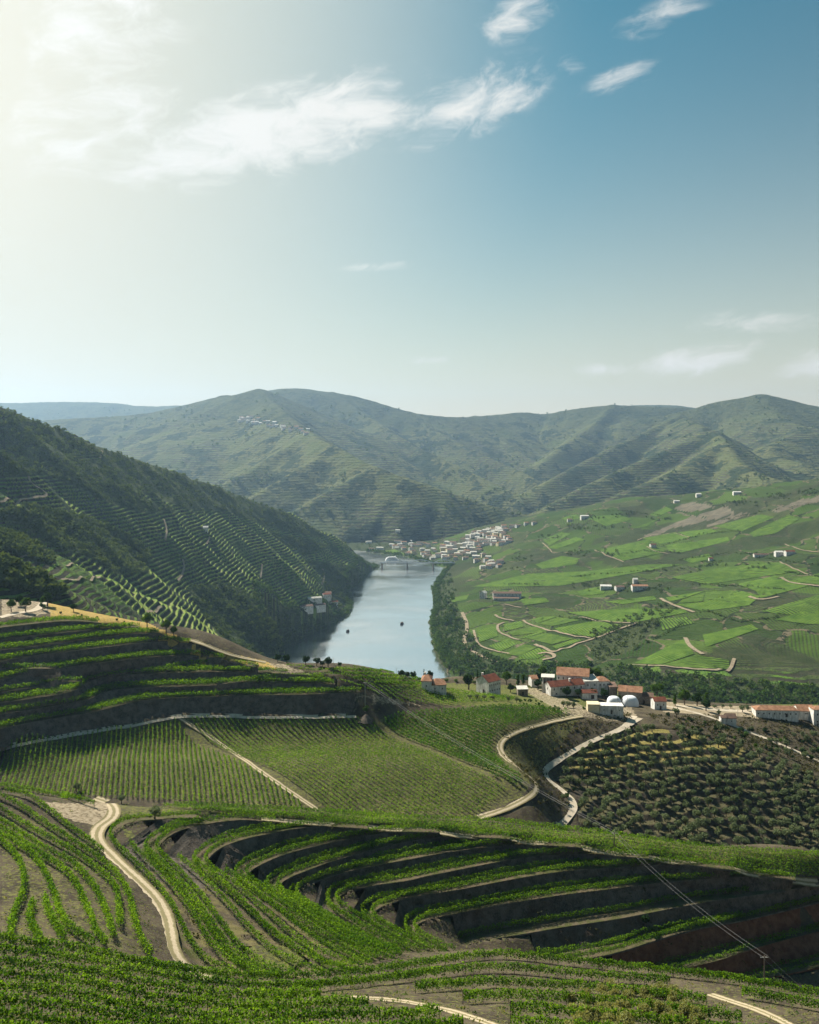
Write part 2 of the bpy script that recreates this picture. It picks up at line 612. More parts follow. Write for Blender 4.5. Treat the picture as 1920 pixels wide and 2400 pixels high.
def f_mid(N):
    p = N.pos()
    x, y, z = N.xyz(p)
    at = N.attr('cover')
    r, g, b = N.xyz(at.outputs['Color'])
    n0 = N.noise(p, .012, 4, .55); n1 = N.noise(p, .05, 5, .6); n2 = N.noise(p, .35, 3, .6)
    zz = N.m('ADD', z, N.m('MULTIPLY', N.m('SUBTRACT', n0, .5), 5.0))
    stp = N.m('MULTIPLY', N.ss(x, -60.0, 30.0), N.ss(y, 1250.0, 1350.0))
    wv = N.m('FRACT', N.m('DIVIDE', zz, N.m('SUBTRACT', 4.2, N.m('MULTIPLY', stp, 2.6))))
    tri = N.m('ABSOLUTE', N.m('SUBTRACT', wv, .5))
    row = N.ss(tri, .24, .36)
    row = N.m('MULTIPLY', row, N.ss(n2, .30, .5))
    vine = N.mix(N.ss(n0, .35, .65), (.080, .150, .024), (.125, .185, .038))
    soil = N.mix(N.ss(n1, .35, .65), (.026, .028, .017), (.052, .047, .031))
    vy = N.mix(row, soil, vine)
    # patchwork of plots: each with its own row direction, vigour and a path or hedge round it
    pv = N.v('ADD', p, N.comb(N.m('MULTIPLY', N.m('SUBTRACT', N.noise(p, .008, 2), .5), 120.0), N.m('MULTIPLY', N.m('SUBTRACT', N.noise(p, .011, 2), .5), 120.0), 0.0))
    pv = N.v('MULTIPLY', pv, (1.0, .62, 0.0))
    vo = N.n('ShaderNodeTexVoronoi', voronoi_dimensions='2D'); N.put(vo.inputs['Vector'], pv); vo.inputs['Scale'].default_value = .0105
    ve = N.n('ShaderNodeTexVoronoi', voronoi_dimensions='2D', feature='DISTANCE_TO_EDGE'); N.put(ve.inputs['Vector'], pv); ve.inputs['Scale'].default_value = .0105
    c1, c2, c3 = N.xyz(vo.outputs['Color'])
    ang = N.m('ADD', N.m('MULTIPLY', c1, 1.6), -.8)
    qq = N.m('ADD', N.m('MULTIPLY', x, N.m('COSINE', ang)), N.m('MULTIPLY', y, N.m('SINE', ang)))
    tr2 = N.m('ABSOLUTE', N.m('SUBTRACT', N.m('FRACT', N.m('DIVIDE', qq, 5.5)), .5))
    rw2 = N.ss(tr2, .12, .30)
    gcol = N.mix(c2, (.024, .050, .009), (.068, .115, .018))
    plot = N.mix(N.m('MULTIPLY', N.m('SUBTRACT', 1.0, rw2), N.ss(c3, .1, .8, .40, .98)), gcol, soil)
    plot = N.mix(N.m('MULTIPLY', N.ss(c3, .80, .84), .8), plot, N.mix(row, soil, N.mix(.5, vine, soil)))
    edge = ve.outputs['Distance']
    ej = N.m('ADD', edge, N.m('MULTIPLY', N.m('SUBTRACT', n2, .5), .05))
    plot = N.mix(N.ss(ej, .040, .022), plot, N.mix(N.ss(n1, .46, .52), (.12, .10, .065), (.018, .026, .011)))
    vy = N.mix(stp, vy, plot)
    scrub = N.mix(N.ss(n2, .35, .7), (.022, .034, .014), (.065, .075, .030))
    lush = N.mix(N.ss(n1, .35, .65), (.045, .085, .016), (.075, .120, .024))
    tan = N.mix(N.ss(n1, .35, .65), (.145, .128, .090), (.095, .084, .060))
    j = N.m('MULTIPLY', N.m('SUBTRACT', n1, .5), .7)
    pat = N.noise(p, .006, 3, .5)
    c = N.mix(N.m('MULTIPLY', N.ss(N.m('ADD', pat, N.m('MULTIPLY', j, .12)), .52, .56), .75), vy, N.mix(N.ss(n2, .4, .65), scrub, soil))
    c = N.mix(N.ss(N.m('ADD', g, j), .4, .6), c, N.mix(N.m('MULTIPLY', N.ss(tri, .30, .12), .55), lush, soil))
    c = N.mix(N.ss(N.m('ADD', b, j), .4, .6), c, tan)
    c = N.mix(N.ss(N.m('ADD', r, j), .4, .6), c, scrub)
    return princ(N, c, .95, N.bump(N.m('ADD', N.m('MULTIPLY', row, .6), n2), .8, 1.6), .03)


M_MID = material('valley_hillside', f_mid)


def f_lterr(N):
    p = N.pos()
    r, g, b = N.xyz(N.attr('cover').outputs['Color'])
    n0 = N.noise(p, .012, 4, .55); n1 = N.noise(p, .06, 4, .6); n2 = N.noise(p, .4, 3, .6)
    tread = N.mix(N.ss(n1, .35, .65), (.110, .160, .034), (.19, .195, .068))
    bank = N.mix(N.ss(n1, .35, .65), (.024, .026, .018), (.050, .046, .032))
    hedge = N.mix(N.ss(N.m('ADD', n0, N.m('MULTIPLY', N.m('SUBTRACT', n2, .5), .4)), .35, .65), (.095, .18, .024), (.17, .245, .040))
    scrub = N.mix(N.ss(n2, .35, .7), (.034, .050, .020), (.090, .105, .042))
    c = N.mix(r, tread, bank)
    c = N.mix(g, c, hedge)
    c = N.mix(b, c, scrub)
    return princ(N, c, .95, N.bump(n2, .8, 1.2), .03)


M_LTERR = material('left_terraces', f_lterr)


def f_far(N):
    p = N.pos()
    x, y, z = N.xyz(p)
    n0 = N.noise(p, .0016, 5, .6); n1 = N.noise(p, .006, 6, .65); n2 = N.noise(p, .03, 4, .65)
    zz = N.m('ADD', z, N.m('MULTIPLY', N.m('SUBTRACT', n1, .5), 30.0))
    wv = N.m('ABSOLUTE', N.m('SUBTRACT', N.m('FRACT', N.m('DIVIDE', zz, 11.0)), .5))
    row = N.m('MULTIPLY', N.ss(wv, .22, .38), N.ss(n2, .32, .55))
    vy = N.mix(row, (.060, .058, .036), (.105, .13, .045))
    wood = N.mix(N.ss(n2, .35, .65), (.016, .027, .014), (.040, .052, .024))
    grass = N.mix(N.ss(n1, .35, .65), (.080, .096, .036), (.118, .112, .054))
    c = N.mix(N.ss(n0, .44, .52), vy, grass)
    c = N.mix(N.ss(N.m('ADD', n1, N.m('MULTIPLY', N.m('SUBTRACT', n2, .5), .35)), .50, .56), c, wood)
    c = N.mix(N.ss(z, 420.0, 640.0, 0.0, .7), c, N.mix(N.ss(n2, .3, .7), (.030, .042, .02), (.078, .085, .038)))
    return princ(N, c, .97, N.bump(N.m('ADD', N.m('MULTIPLY', n2, 1.4), N.m('MULTIPLY', row, .5)), 1.0, 9.0), .02)


M_FAR = material('far_mountain', f_far)


def f_parcel(N):
    p = N.pos()
    x, y, z = N.xyz(p)
    a = N.attr('row_angle', 'OBJECT').outputs['Fac']
    sp = N.attr('row_step', 'OBJECT').outputs['Fac']
    tone = N.attr('row_tone', 'OBJECT').outputs['Fac']
    q = N.m('ADD', N.m('MULTIPLY', x, N.m('COSINE', a)), N.m('MULTIPLY', y, N.m('SINE', a)))
    n1 = N.noise(p, .06, 4, .6); n2 = N.noise(p, .5, 3, .6)
    q = N.m('ADD', q, N.m('MULTIPLY', N.m('SUBTRACT', n1, .5), 3.0))
    tri = N.m('ABSOLUTE', N.m('SUBTRACT', N.m('FRACT', N.m('DIVIDE', q, sp)), .5))
    row = N.ss(tri, .10, .26)
    g = N.mix(N.ss(N.m('ADD', n1, N.m('MULTIPLY', N.m('SUBTRACT', n2, .5), .4)), .3, .7), (.055, .110, .014), (.100, .165, .024))
    c = N.mix(N.m('MULTIPLY', N.m('SUBTRACT', 1.0, row), N.m('ADD', .35, N.m('MULTIPLY', tone, .62))), g, (.026, .028, .016))
    return princ(N, c, .95, N.bump(N.m('ADD', row, N.m('MULTIPLY', n2, .4)), .8, .9), .03)


M_PARCEL = material('vine_parcel', f_parcel)


def f_water(N):
    p = N.pos()
    n = N.noise(N.v('MULTIPLY', p, (1.0, .6, 1.0)), .11, 4, .6)
    n2 = N.noise(N.v('MULTIPLY', p, (.6, 1.0, 1.0)), .012, 3, .5)
    bmp = N.bump(n, .30, .8)
    base = princ(N, (.06, .085, .095), .6, bmp, .3)
    g = N.n('ShaderNodeBsdfGlossy'); g.inputs[0].default_value = (1.0, .97, .93, 1)
    N.put(g.inputs['Roughness'], N.ss(n2, .3, .7, .08, .26)); N.put(g.inputs['Normal'], bmp)
    mx = N.n('ShaderNodeMixShader'); mx.inputs[0].default_value = .86
    N.t.links.new(base, mx.inputs[1]); N.t.links.new(g.outputs[0], mx.inputs[2])
    return mx.outputs[0]


M_WATER = material('river_water', f_water)


def flat(name, col, rough=.8, var=.25, scale=.8, spec=.15, metal=0.0):
    def f(N):
        n = N.noise(N.pos(), scale, 4, .6)
        lo = tuple(c * (1 - var) for c in col)
        return princ(N, N.mix(N.ss(n, .3, .7), lo, col), rough, None, spec, metal)
    return material(name, f)


def f_white(N):
    p = N.pos()
    n = N.noise(N.v('MULTIPLY', p, (1, 1, .35)), .8, 5, .65)
    return princ(N, N.mix(N.ss(n, .38, .62), (.42, .40, .36), (.66, .64, .60)), .9, None, .1)


def tiles(name, c0, c1):
    def f(N):
        p = N.n('ShaderNodeTexCoord').outputs['Object']
        x, y, z = N.xyz(p)
        n = N.noise(p, .5, 4, .6)
        wv = N.m('ABSOLUTE', N.m('SUBTRACT', N.m('FRACT', N.m('DIVIDE', x, .45)), .5))
        c = N.mix(N.ss(N.m('ADD', n, N.m('MULTIPLY', wv, .25)), .35, .75), c0, c1)
        return princ(N, c, .9, N.bump(wv, .5, .1), .1)
    return material(name, f)


M_WHITE = material('lime_washed_wall', f_white)
M_STONE = flat('stone_wall', (.24, .20, .155), .95, .5)
M_CREAM = flat('cream_wall', (.62, .54, .36), .9, .2)
M_ORANGE = tiles('orange_roof_tiles', (.17, .085, .050), (.30, .165, .10))
M_REDROOF = tiles('red_roof_tiles', (.085, .030, .020), (.17, .060, .036))
M_BROWNROOF = tiles('brown_roof_tiles', (.10, .066, .050), (.18, .115, .085))
M_GREYROOF = flat('pale_flat_roof', (.52, .50, .44), .9, .25)
M_GLASS = flat('dark_window_glass', (.03, .035, .04), .25, .3, 1.0, .5)
M_FRAME = flat('window_frame', (.55, .53, .48), .7)
M_DOOR = flat('door_wood', (.06, .045, .035), .7)
M_PLASTIC = flat('white_sheeting', (.62, .64, .66), .5, .08)
M_POLE = flat('concrete_pole', (.36, .34, .31), .85)
M_WOODPOLE = flat('wooden_pole', (.16, .12, .09), .9)
M_WIRE = flat("aluminium_wire", (.16, .16, .16), .45, .1, 1.0, .4, .3)
M_STEEL = flat('painted_steel', (.50, .53, .55), .6)
M_BOAT = flat('dark_hull', (.03, .026, .024), .6)
M_SHIP = flat('white_ship_paint', (.82, .83, .84), .5, .05)
M_ROCK = flat('rubble', (.26, .22, .17), .95, .5, 1.5)

# ---------------------------------------------------------------- near land: control points of the relief
FX = lambda p: (p[0] / 2, 1617.2 + p[1] / 2)          # tracing frames, in picture units
HX = lambda p: (p[0] / 4, 1257.8 + (p[1] + 22) / 4)

BOWL = [
 (272.0, 7, [(850,210),(730,210),(675,216),(600,220),(550,228),(520,240),(490,258),(470,285),(480,320),(540,375),(640,470),(720,560),(770,660),(800,730),(880,830),(1000,880)]),
 (269.5, 8, [(1162,230),(1037,217),(962,222),(862,237),(800,250),(750,265),(715,285),(690,305),(662,340),(690,378),(760,440),(850,540),(930,650),(1010,760),(1110,840),(1250,885)]),
 (265.0,10, [(1552,257),(1412,247),(1337,245),(1287,250),(1212,260),(1137,277),(1062,290),(987,312),(927,337),(892,365),(868,395),(900,432),(990,495),(1110,600),(1240,720),(1370,800),(1540,850)]),
 (260.0,10, [(1850,272),(1725,268),(1637,270),(1562,282),(1487,295),(1387,315),(1262,345),(1187,367),(1112,400),(1057,430),(1040,455),(1080,490),(1190,560),(1320,650),(1450,745),(1600,810)]),
 (256.2,12, [(2150,300),(2075,295),(1975,290),(1875,287),(1800,295),(1725,307),(1662,320),(1562,345),(1502,362),(1362,405),(1297,430),(1215,462),(1170,495),(1200,530),(1300,595),(1440,690),(1570,760),(1700,800)]),
 (253.2,14, [(2450,335),(2375,330),(2275,325),(2175,320),(2075,330),(1950,345),(1825,365),(1725,385),(1637,400),(1537,420),(1437,442),(1362,465),(1287,495),(1262,515),(1252,540),(1290,575),(1400,640),(1530,715),(1680,780)]),
 (249.7,12, [(2737,382),(2587,370),(2525,362),(2425,360),(2300,367),(2175,380),(2025,410),(1900,435),(1775,460),(1725,475),(1562,495),(1462,520),(1412,552),(1440,585),(1530,640),(1640,710),(1760,775)]),
 (246.2,13, [(3097,430),(3012,422),(2912,407),(2812,405),(2687,415),(2587,420),(2475,425),(2350,437),(2175,465),(1925,515),(1740,540),(1637,572),(1582,597),(1572,622),(1620,660),(1720,720),(1830,775)]),
 (241.7,13, [(3352,475),(3287,462),(3187,455),(3062,460),(2937,470),(2837,478),(2712,490),(2587,508),(2375,533),(2300,545),(2125,572),(1925,612),(1790,640),(1742,668),(1780,708),(1850,748),(1925,778)]),
 (235.8,11, [(3560,468),(3450,484),(3387,500),(3287,520),(3162,537),(3037,554),(2907,576),(2707,616),(2587,639),(2375,669),(2225,696),(2105,714),(1995,737),(1950,752)]),
 (230.5, 5, [(3600,532),(3450,565),(3287,604),(3112,646),(2962,669),(2812,709),(2587,784),(2420,812),(2280,822)]),
 (224.2, 4, [(3620,650),(3450,689),(3287,729),(3162,764),(3037,809),(2927,834),(2780,868),(2600,890)]),
 (217.8, 2, [(3620,800),(3450,839),(3337,864),(3232,884),(3120,910),(2980,935),(2820,955)]),
]
LHILL = [
 (295.4, [(-260,260),(0,235),(250,205),(500,180),(680,178),(850,195)]),
 (290.9, [(-260,360),(0,335),(300,300),(600,270),(800,250),(1000,232),(1180,230)]),
 (287.1, [(-260,450),(0,425),(300,390),(600,350),(850,315),(1100,285),(1350,280)]),
 (283.4, [(-260,560),(0,520),(300,465),(600,430),(900,395),(1200,360),(1400,345),(1620,365)]),
 (277.3, [(-260,720),(0,670),(200,625),(400,600),(480,580),(700,545),(1000,510),(1300,475),(1725,465),(1875,500)]),
 (271.3, [(-260,890),(0,870),(300,825),(550,790),(680,740),(720,690),(800,665),(1000,635),(1300,615),(1725,605),(2025,605),(2225,610),(2425,625)]),
 (265.0, [(-260,1010),(0,965),(300,915),(600,870),(780,830),(850,780),(1000,750),(1200,735),(1500,730),(1725,722),(2025,710),(2325,700),(2625,700),(2815,715)]),
 (260.1, [(-260,1150),(0,1085),(300,1020),(600,975),(850,930),(1000,890),(1200,840),(1500,825),(1725,818),(2125,800),(2525,800),(2825,785),(3055,775)]),
]
LFOOT = [(-260,1290),(0,1238),(560,1130),(1100,1056),(1300,1008),(1500,968),(1725,968),(2125,973),(2525,983),(2995,968)]

BOWL_DROP = [1.8, 3.4, 4.0, 3.0, 2.4, 2.8, 2.8, 3.4, 3.6, 2.0, 2.0, 2.0, 0]
LH_FIT = [(6.07e-06, -0.00133471, 93.97278403), (1.91e-06, 3.9e-06, 98.66526245), (4.4e-07, 0.00039309, 102.55257373), (1.57e-06, -0.00102777, 106.45218594),
          (1.62e-06, -0.00161766, 112.89485929), (1.03e-06, -0.00208312, 121.22544807), (1.1e-07, 0.00025102, 124.80258578), (-1.1e-07, 0.00056517, 129.23279671)]
NP = []
bowl3 = []
for z, k, c in BOWL:
    xs_ = [p[0] for p in c]; ka = int(np.argmin(xs_)); xa, xr_ = xs_[ka], xs_[0]
    drop_ = BOWL_DROP[len(bowl3)]                       # the treads fall gently toward their right ends
    line = smooth_line([lev(*FX(p), z - (drop_ * ((p[0] - xa) / (xr_ - xa)) ** 2 if j <= ka else 0.0)) for j, p in enumerate(c)], 2)
    bowl3.append((line, z))
    NP += [tuple(p) for p in resample(line, 13.0)]
lhill3 = []
for z, c in LHILL:
    line = smooth_line([lev(*HX(p), EYE - np.polyval(LH_FIT[len(lhill3)], p[0])) for p in c], 2)
    lhill3.append((line, z))
    NP += [tuple(p) for p in resample(line, 18.0)]
foot3 = np.array([img(*HX(p), Y) for p, Y in zip(LFOOT, (379, 391.5, 408, 429, 437, 439, 441, 444, 444, 448))])
foot3 = smooth_line(foot3, 2)
NP += [tuple(p) for p in resample(foot3, 18.0)]
for p, z in [((1995,757),244.5), ((2175,779),247), ((2325,804),248.5), ((2587,834),252), ((2787,859),254), ((2937,879),256), ((3087,899),257.5), ((3237,924),259), ((3450,964),262), ((3700,1010),265)]:
    NP.append(lev(*FX(p), z))
for u, v, Y in [
    (-300,2156,104),(0,2156,112),(200,2156,120),(430,2156,128),(640,2156,135),(862,2156,142),(1100,2156,150),(1300,2156,156),(1500,2156,161),(1725,2156,166),(2050,2156,176),
    (-300,2700,56),(0,2700,58),(430,2700,62),(862,2700,66),(1300,2700,70),(1725,2700,74),(2050,2700,76),
    (0,2060,142),(0,1980,170),(0,1900,200),(0,1800,234),(0,1720,264),(-300,2060,136),(-300,1900,190),(-300,1800,225),(-300,1720,255),
    (215,1690,290),(200,1740,268),(100,1760,254),(150,1850,222),(200,1950,190),(250,2020,173),(300,1960,196),(430,2070,186),(100,2030,155),(640,2090,172),(862,2090,180),(1100,2090,190),(1300,2090,198),
    (80,1675,285),(0,1668,280),(-300,1660,270),
    
    (0,1660,366),(200,1672,364),(430,1690,362),(650,1708,361),(860,1718,362),(1000,1722,366),(0,1600,392),(250,1600,392),(450,1600,400),(650,1600,402),(860,1600,405),
    (1080,1670,385),(1000,1600,414),(900,1510,456),(820,1510,452),(1000,1500,466),(1120,1500,475),(1230,1500,482),(1100,1545,445),
    (1085,1615,408),(1122,1645,394),(1130,1660,389),(1050,1565,432),(1060,1700,373),(1220,1508,478),
    (800,1480,453),(950,1488,472),(1080,1480,492),
    ]:
    NP.append(img(u, v, Y))
for u, v, z in [(430,1697,267),(681,1709,262),(862,1722,258.2),(1062,1730,253.2),(1294,1757,248),(1519,1787,243.8),(1725,1800,240),(2050,1840,236)]:
    NP.append(lev(u, v, z))
# ground dips behind the front crest
for x, Y, z in [(-190,315,255),(-95,322,246),(-20,332,238),(50,345,228),(110,352,215),(160,355,204),(215,355,198),(-190,330,250),
                (80,368,216),(130,372,205),(190,375,197)]:
    NP.append((x, Y, z))
for u, v, z in [(1210,1700,221),(1200,1680,222),(1150,1625,226),(1210,1575,231),(1315,1530,236),(1172,1740,217),(1230,1720,219),
                (1330,1520,236.5),(1420,1540,233),(1520,1560,229),(1620,1600,222),(1725,1640,215),(1900,1700,206),
                (1300,1760,212),(1500,1780,205),(1725,1795,200),(1950,1800,196)]:
    NP.append(lev(u, v, z))
for u, v, Y in [(1450,1502,522),(1560,1540,515),(1690,1585,505),(1850,1640,500),(1600,1497,560),(1725,1503,572),(1950,1510,575),(1725,1545,535),
                (1150,1465,545),(1230,1470,545),(1290,1482,540),(1100,1450,560),(1030,1455,540),(910,1446,550),(1300,1503,507),(1235,1497,512),(1380,1490,538),
                (1060,1430,602),(1200,1440,600),(1300,1450,592),(1450,1476,592),(1725,1484,612),(1950,1490,615),(950,1425,580),
                (0,1282,476),(100,1286,478),(200,1300,479),(300,1325,481),(420,1362,471),(550,1390,481),(650,1401,500),(750,1407,515),(880,1434,540),(-300,1265,470),
                (0,1262,500),(100,1270,505),(-300,1240,500)]:
    NP.append(img(u, v, Y))
for x, Y, z in [(-330,560,255),(-230,570,240),(-150,575,222),(-80,590,205),(0,640,196),(80,680,178),(180,690,170),(300,700,165),
                (-330,660,190),(-200,680,170),(-80,700,150),(60,760,135),(250,780,120),(450,700,150),(-450,640,200)]:
    NP.append((x, Y, z))
near_f = TPS(NP, 100.0, 2e-3)

NS, NY = 480, 540
gs = np.linspace(-.64, .64, NS)
gy = np.geomspace(60, 705, NY)
GS, GY = np.meshgrid(gs, gy)
GX = GS * GY
GZ = near_f(GX, GY)
GZ += .28 * fbm(GX / 9, GY / 9, 3, 3) * np.clip((GY - 60) / 60, 0, 1)


def bil(x, y):
    """height of the near land"""
    x = np.asarray(x, float); y = np.asarray(y, float)
    fs = np.clip((x / y - gs[0]) / (gs[1] - gs[0]), 0, NS - 1.001)
    fy = np.clip(np.log(y / gy[0]) / math.log(gy[1] / gy[0]), 0, NY - 1.001)
    i = fs.astype(int); j = fy.astype(int); a = fs - i; b = fy - j
    return (GZ[j, i] * (1 - a) + GZ[j, i + 1] * a) * (1 - b) + (GZ[j + 1, i] * (1 - a) + GZ[j + 1, i + 1] * a) * b


# ---------------------------------------------------------------- valley hillsides and mountains
def ridge(pts, k, rnd=20.0, kb=None):
    return (smooth_line([img(*p) for p in pts], 1), k, rnd)


RID = [
 ridge([(-700,640,1100),(-300,760,1180),(0,850,1330),(100,890,1430),(200,940,1550),(300,972,1720),(400,1008,1920),(500,1040,2110),(600,1080,2300),(700,1130,2500),(770,1180,2640),(802,1199,2690)], .95, 12),
 ridge([(-40,940,1100),(60,1000,1150),(180,1080,1260),(267,1120,1360),(325,1160,1450),(375,1188,1560),(474,1222,1740),(521,1246,1840),(600,1300,1880)], .84, 10),
 ridge([(300,1010,1560),(359,1080,1620),(441,1125,1760),(519,1163,1900),(556,1183,1980),(584,1198,2040),(629,1223,2120),(659,1240,2160),(705,1275,2060)], .84, 10),
 ridge([(440,1045,1900),(479,1083,1980),(554,1120,2100),(594,1148,2180),(646,1175,2280),(676,1205,2340),(720,1248,2260)], .84, 10),
 ridge([(590,1085,2330),(624,1113,2380),(680,1148,2480),(734,1180,2560),(775,1207,2600)], .84, 10),
 ridge([(-300,1040,760),(-60,1080,800),(107,1158,870),(160,1185,910),(215,1215,960),(277,1248,1030),(345,1278,1110),(375,1298,1150),(450,1340,1260),(510,1385,1400),(545,1405,1500)], .80, 8),
 ridge([(-300,1080,600),(-60,1140,610),(0,1168,620),(57,1195,640),(100,1225,660),(140,1243,680),(190,1260,700),(260,1290,740),(330,1318,800),(420,1360,900)], .72, 8),
 ridge([(-300,930,980),(-40,1000,1000),(40,1060,1010),(100,1110,1020),(170,1165,1090),(240,1205,1170),(300,1240,1240),(380,1290,1340),(470,1340,1450)], .84, 8),
]
RP = []
for u, v, Y in [(960,1270,1960),(1000,1255,2010),(1100,1255,2000),(990,1330,1690),(1050,1385,1470),(1130,1330,1640),(1200,1370,1450),(1300,1310,1570),(1250,1240,1950),
                (1100,1190,2350),(1000,1180,2650),(1060,1150,2850),(1060,1128,2980),(1000,1140,3020),(930,1150,3080),(1140,1095,3000),(1250,1072,2950),(1250,1130,2600),(1300,1190,2200),(1400,1250,1850),
                (1500,1200,2050),(1450,1150,2350),(1400,1100,2700),(1500,1045,2800),(1600,1030,2750),(1725,1015,2700),(1950,990,2650),(1600,1100,2400),(1725,1130,2150),
                (1725,1250,1650),(1950,1250,1650),(1600,1300,1500),(1725,1330,1400),(1950,1330,1400),(1560,1390,1290),(1300,1400,1290),(1725,1400,1270),(1500,1480,1120),(1725,1480,1150),
                (1300,1440,1200),(1725,1440,1200),(1950,1440,1200),(1100,1425,1370)]:
    RP.append(img(u, v, Y))
for x, Y, z in [(100,1100,5),(300,1000,15),(600,950,30),(100,900,0),(300,800,10),(600,750,20),(-150,1500,-40),(-150,2000,-40),(-200,2500,-40),(-250,3000,-40),(-500,2000,-80),(-500,3000,-80),(-500,1200,-60),
                (100,3300,8),(150,3350,10),(300,3400,60),(600,3400,120),(900,3400,150),(1400,3300,170),(-100,3350,0),(1300,2600,290),(1300,1800,160),(1100,1300,90),
                (-150,1250,-40),(-80,1050,-30),(-300,1000,-60),(-500,850,-80),(0,1300,-12),(-150,850,-30),(20,1500,0),(40,1750,0),(50,2000,0),(70,2300,0),(95,2600,0)]:
    RP.append((x, Y, z))
right_f = TPS(RP, 500.0, 1e-3)

L_SH = [(545,1400),(560,1385),(600,1362),(650,1340),(700,1315),(741,1290),(743,1268),(736,1250),(758,1225),(772,1208),(800,1192)]
R_SH = [(1000,1450),(950,1418),(925,1390),(911,1350),(906,1310),(914,1270),(909,1238),(930,1207),(945,1196)]
l_sh = [lev(u, v, 0)[:2] for u, v in L_SH] + [(-330, 2900), (-800, 3050), (-1500, 3150)]
r_sh = [lev(u, v, 0)[:2] for u, v in R_SH] + [(40, 2850), (-20, 3000), (-160, 3130), (-320, 3230), (-900, 3420), (-1500, 3500)]
l_sh = np.array([(-120, 900), (-170, 1330), (-235, 1470)] + l_sh); r_sh = np.array([(110, 900), (100, 1300)] + r_sh)


def mid_height(x, y):
    zs = []
    wx = x + 26 * fbm(x / 170, y / 170, 21, 3); wy = y + 26 * fbm(x / 170, y / 170, 31, 3)
    for ln, k, rd in RID:
        d, pt, arc = near_line(wx, wy, ln)
        g = np.clip(d / 120, 0, 1)
        gl = perlin(arc / 95, d / 500, 41) * 16 * g
        zs.append(pt[..., 2] - k * (np.sqrt(d * d + rd * rd) - rd) + gl)
    left = np.full(x.shape, -60.0)
    for z in zs:
        left = np.logaddexp(left / 4, z / 4) * 4
    rt = right_f(x, y)
    rt += np.clip((rt - 8) / 40, 0, 1) * (15 * fbm(x / 230, y / 230, 51, 4) + 9 * (fbm(x / 150 + y / 300, y / 420, 55, 2, True)))
    z = np.maximum(left, rt)
    z += 1.2 * fbm(x / 22, y / 22, 61, 3)
    xl = np.interp(y, l_sh[:, 1], l_sh[:, 0]); xr = np.interp(y, r_sh[:, 1], r_sh[:, 0])
    wig = 5 * fbm(x / 40, y / 40, 71, 3)
    dl = x - xl + wig; dr = xr - x + wig
    ins = np.minimum(dl, dr)
    valid = (y > 1330) & (y < 3450)
    inside = valid & (ins > 0)
    z = np.where(inside, -np.clip(ins * .5, 0, 9), np.where(valid, np.maximum(z, np.clip(-ins * .5, .0, 4)), np.maximum(z, 3)))
    return z


MS, MY = 430, 340
ms = np.linspace(-.66, .66, MS); my = np.geomspace(560, 3500, MY)
MSg, MYg = np.meshgrid(ms, my); MX = MSg * MYg
MZ = mid_height(MX, MYg)

FR = [
 ridge([(-500,900,5800),(-100,900,5900),(100,884,6000),(200,879,6100),(300,873,6150),(400,851,6150),(470,833,6000),(505,832,5950),(545,820,5800)], .42, 60),
 ridge([(545,820,5800),(600,868,5000),(650,912,4450),(700,940,4090),(790,985,3800),(900,1020,3690),(1000,1055,3760),(1100,1083,4000),(1150,1096,4100)], .62, 16),
 ridge([(560,822,6900),(600,818,6850),(630,817,6800),(700,826,6800),(760,836,6750),(860,868,6700),(920,876,6700),(970,879,6750)], .45, 60),
 ridge([(970,879,6750),(1050,873,7200),(1100,867,7300),(1150,873,7300),(1200,862,7200),(1290,852,7100),(1370,857,7200),(1440,858,7300)], .45, 60),
 ridge([(1330,885,6600),(1440,868,6500),(1500,847,6500),(1560,838,6450),(1602,830,6400),(1650,838,6400),(1700,852,6400),(1760,862,6400),(1950,880,6300)], .45, 60),
 ridge([(-700,850,9600),(-100,846,9500),(30,849,9400),(100,846,9400),(235,847,9400),(300,857,9300),(420,852,9300),(560,870,9300)], .30, 80),
 ridge([(1340,853,9400),(1400,852,9400),(1450,856,9400),(1520,870,9400)], .30, 80),
 # spurs left mountain, left flank
 ridge([(650,912,4450),(600,945,4300),(540,980,4100),(480,1015,3950),(430,1045,3800)], .62, 20),
 ridge([(700,940,4090),(650,975,3950),(590,1010,3800),(540,1040,3700)], .62, 20),
 ridge([(790,985,3800),(720,1020,3660),(660,1050,3560),(620,1080,3460)], .62, 20),
 ridge([(545,820,5800),(480,880,5500),(420,930,5200),(360,965,4900),(300,985,4700)], .48, 30),
 ridge([(470,833,6000),(380,890,5700),(300,930,5400),(220,950,5200)], .48, 30),
 ridge([(300,873,6150),(220,915,5800),(150,930,5600)], .45, 30),
 # spurs between left mountain and side valley
 ridge([(700,826,6800),(780,880,6200),(862,934,5500),(980,990,4950),(1100,1046,4500)], .75, 25),
 ridge([(860,868,6700),(930,915,6200),(1000,950,5800),(1080,985,5400),(1130,1010,5150)], .72, 25),
 ridge([(1000,876,6900),(1040,915,6500),(1090,950,6100),(1130,975,5800)], .68, 25),
 # right mountain
 ridge([(1290,852,7100),(1250,895,6500),(1190,935,6000),(1140,975,5600)], .66, 25),
 ridge([(1440,868,6500),(1400,890,6000),(1330,922,5500),(1230,972,5000),(1140,1022,4600)], .66, 25),
 ridge([(1440,880,5900),(1500,905,4950),(1400,950,4650),(1280,1000,4300),(1190,1048,4000),(1135,1080,3800)], .62, 25),
 ridge([(1500,905,4950),(1528,930,4550),(1555,980,4050),(1640,1012,3650),(1760,1035,3300)], .72, 25),
 ridge([(1528,930,4550),(1440,985,4150),(1340,1025,3850),(1240,1070,3550)], .58, 25),
 ridge([(1602,830,6400),(1640,880,5800),(1700,900,5400),(1850,930,5000)], .42, 40),
 ridge([(1700,900,5400),(1600,950,4900),(1700,980,4500)], .45, 30),
]


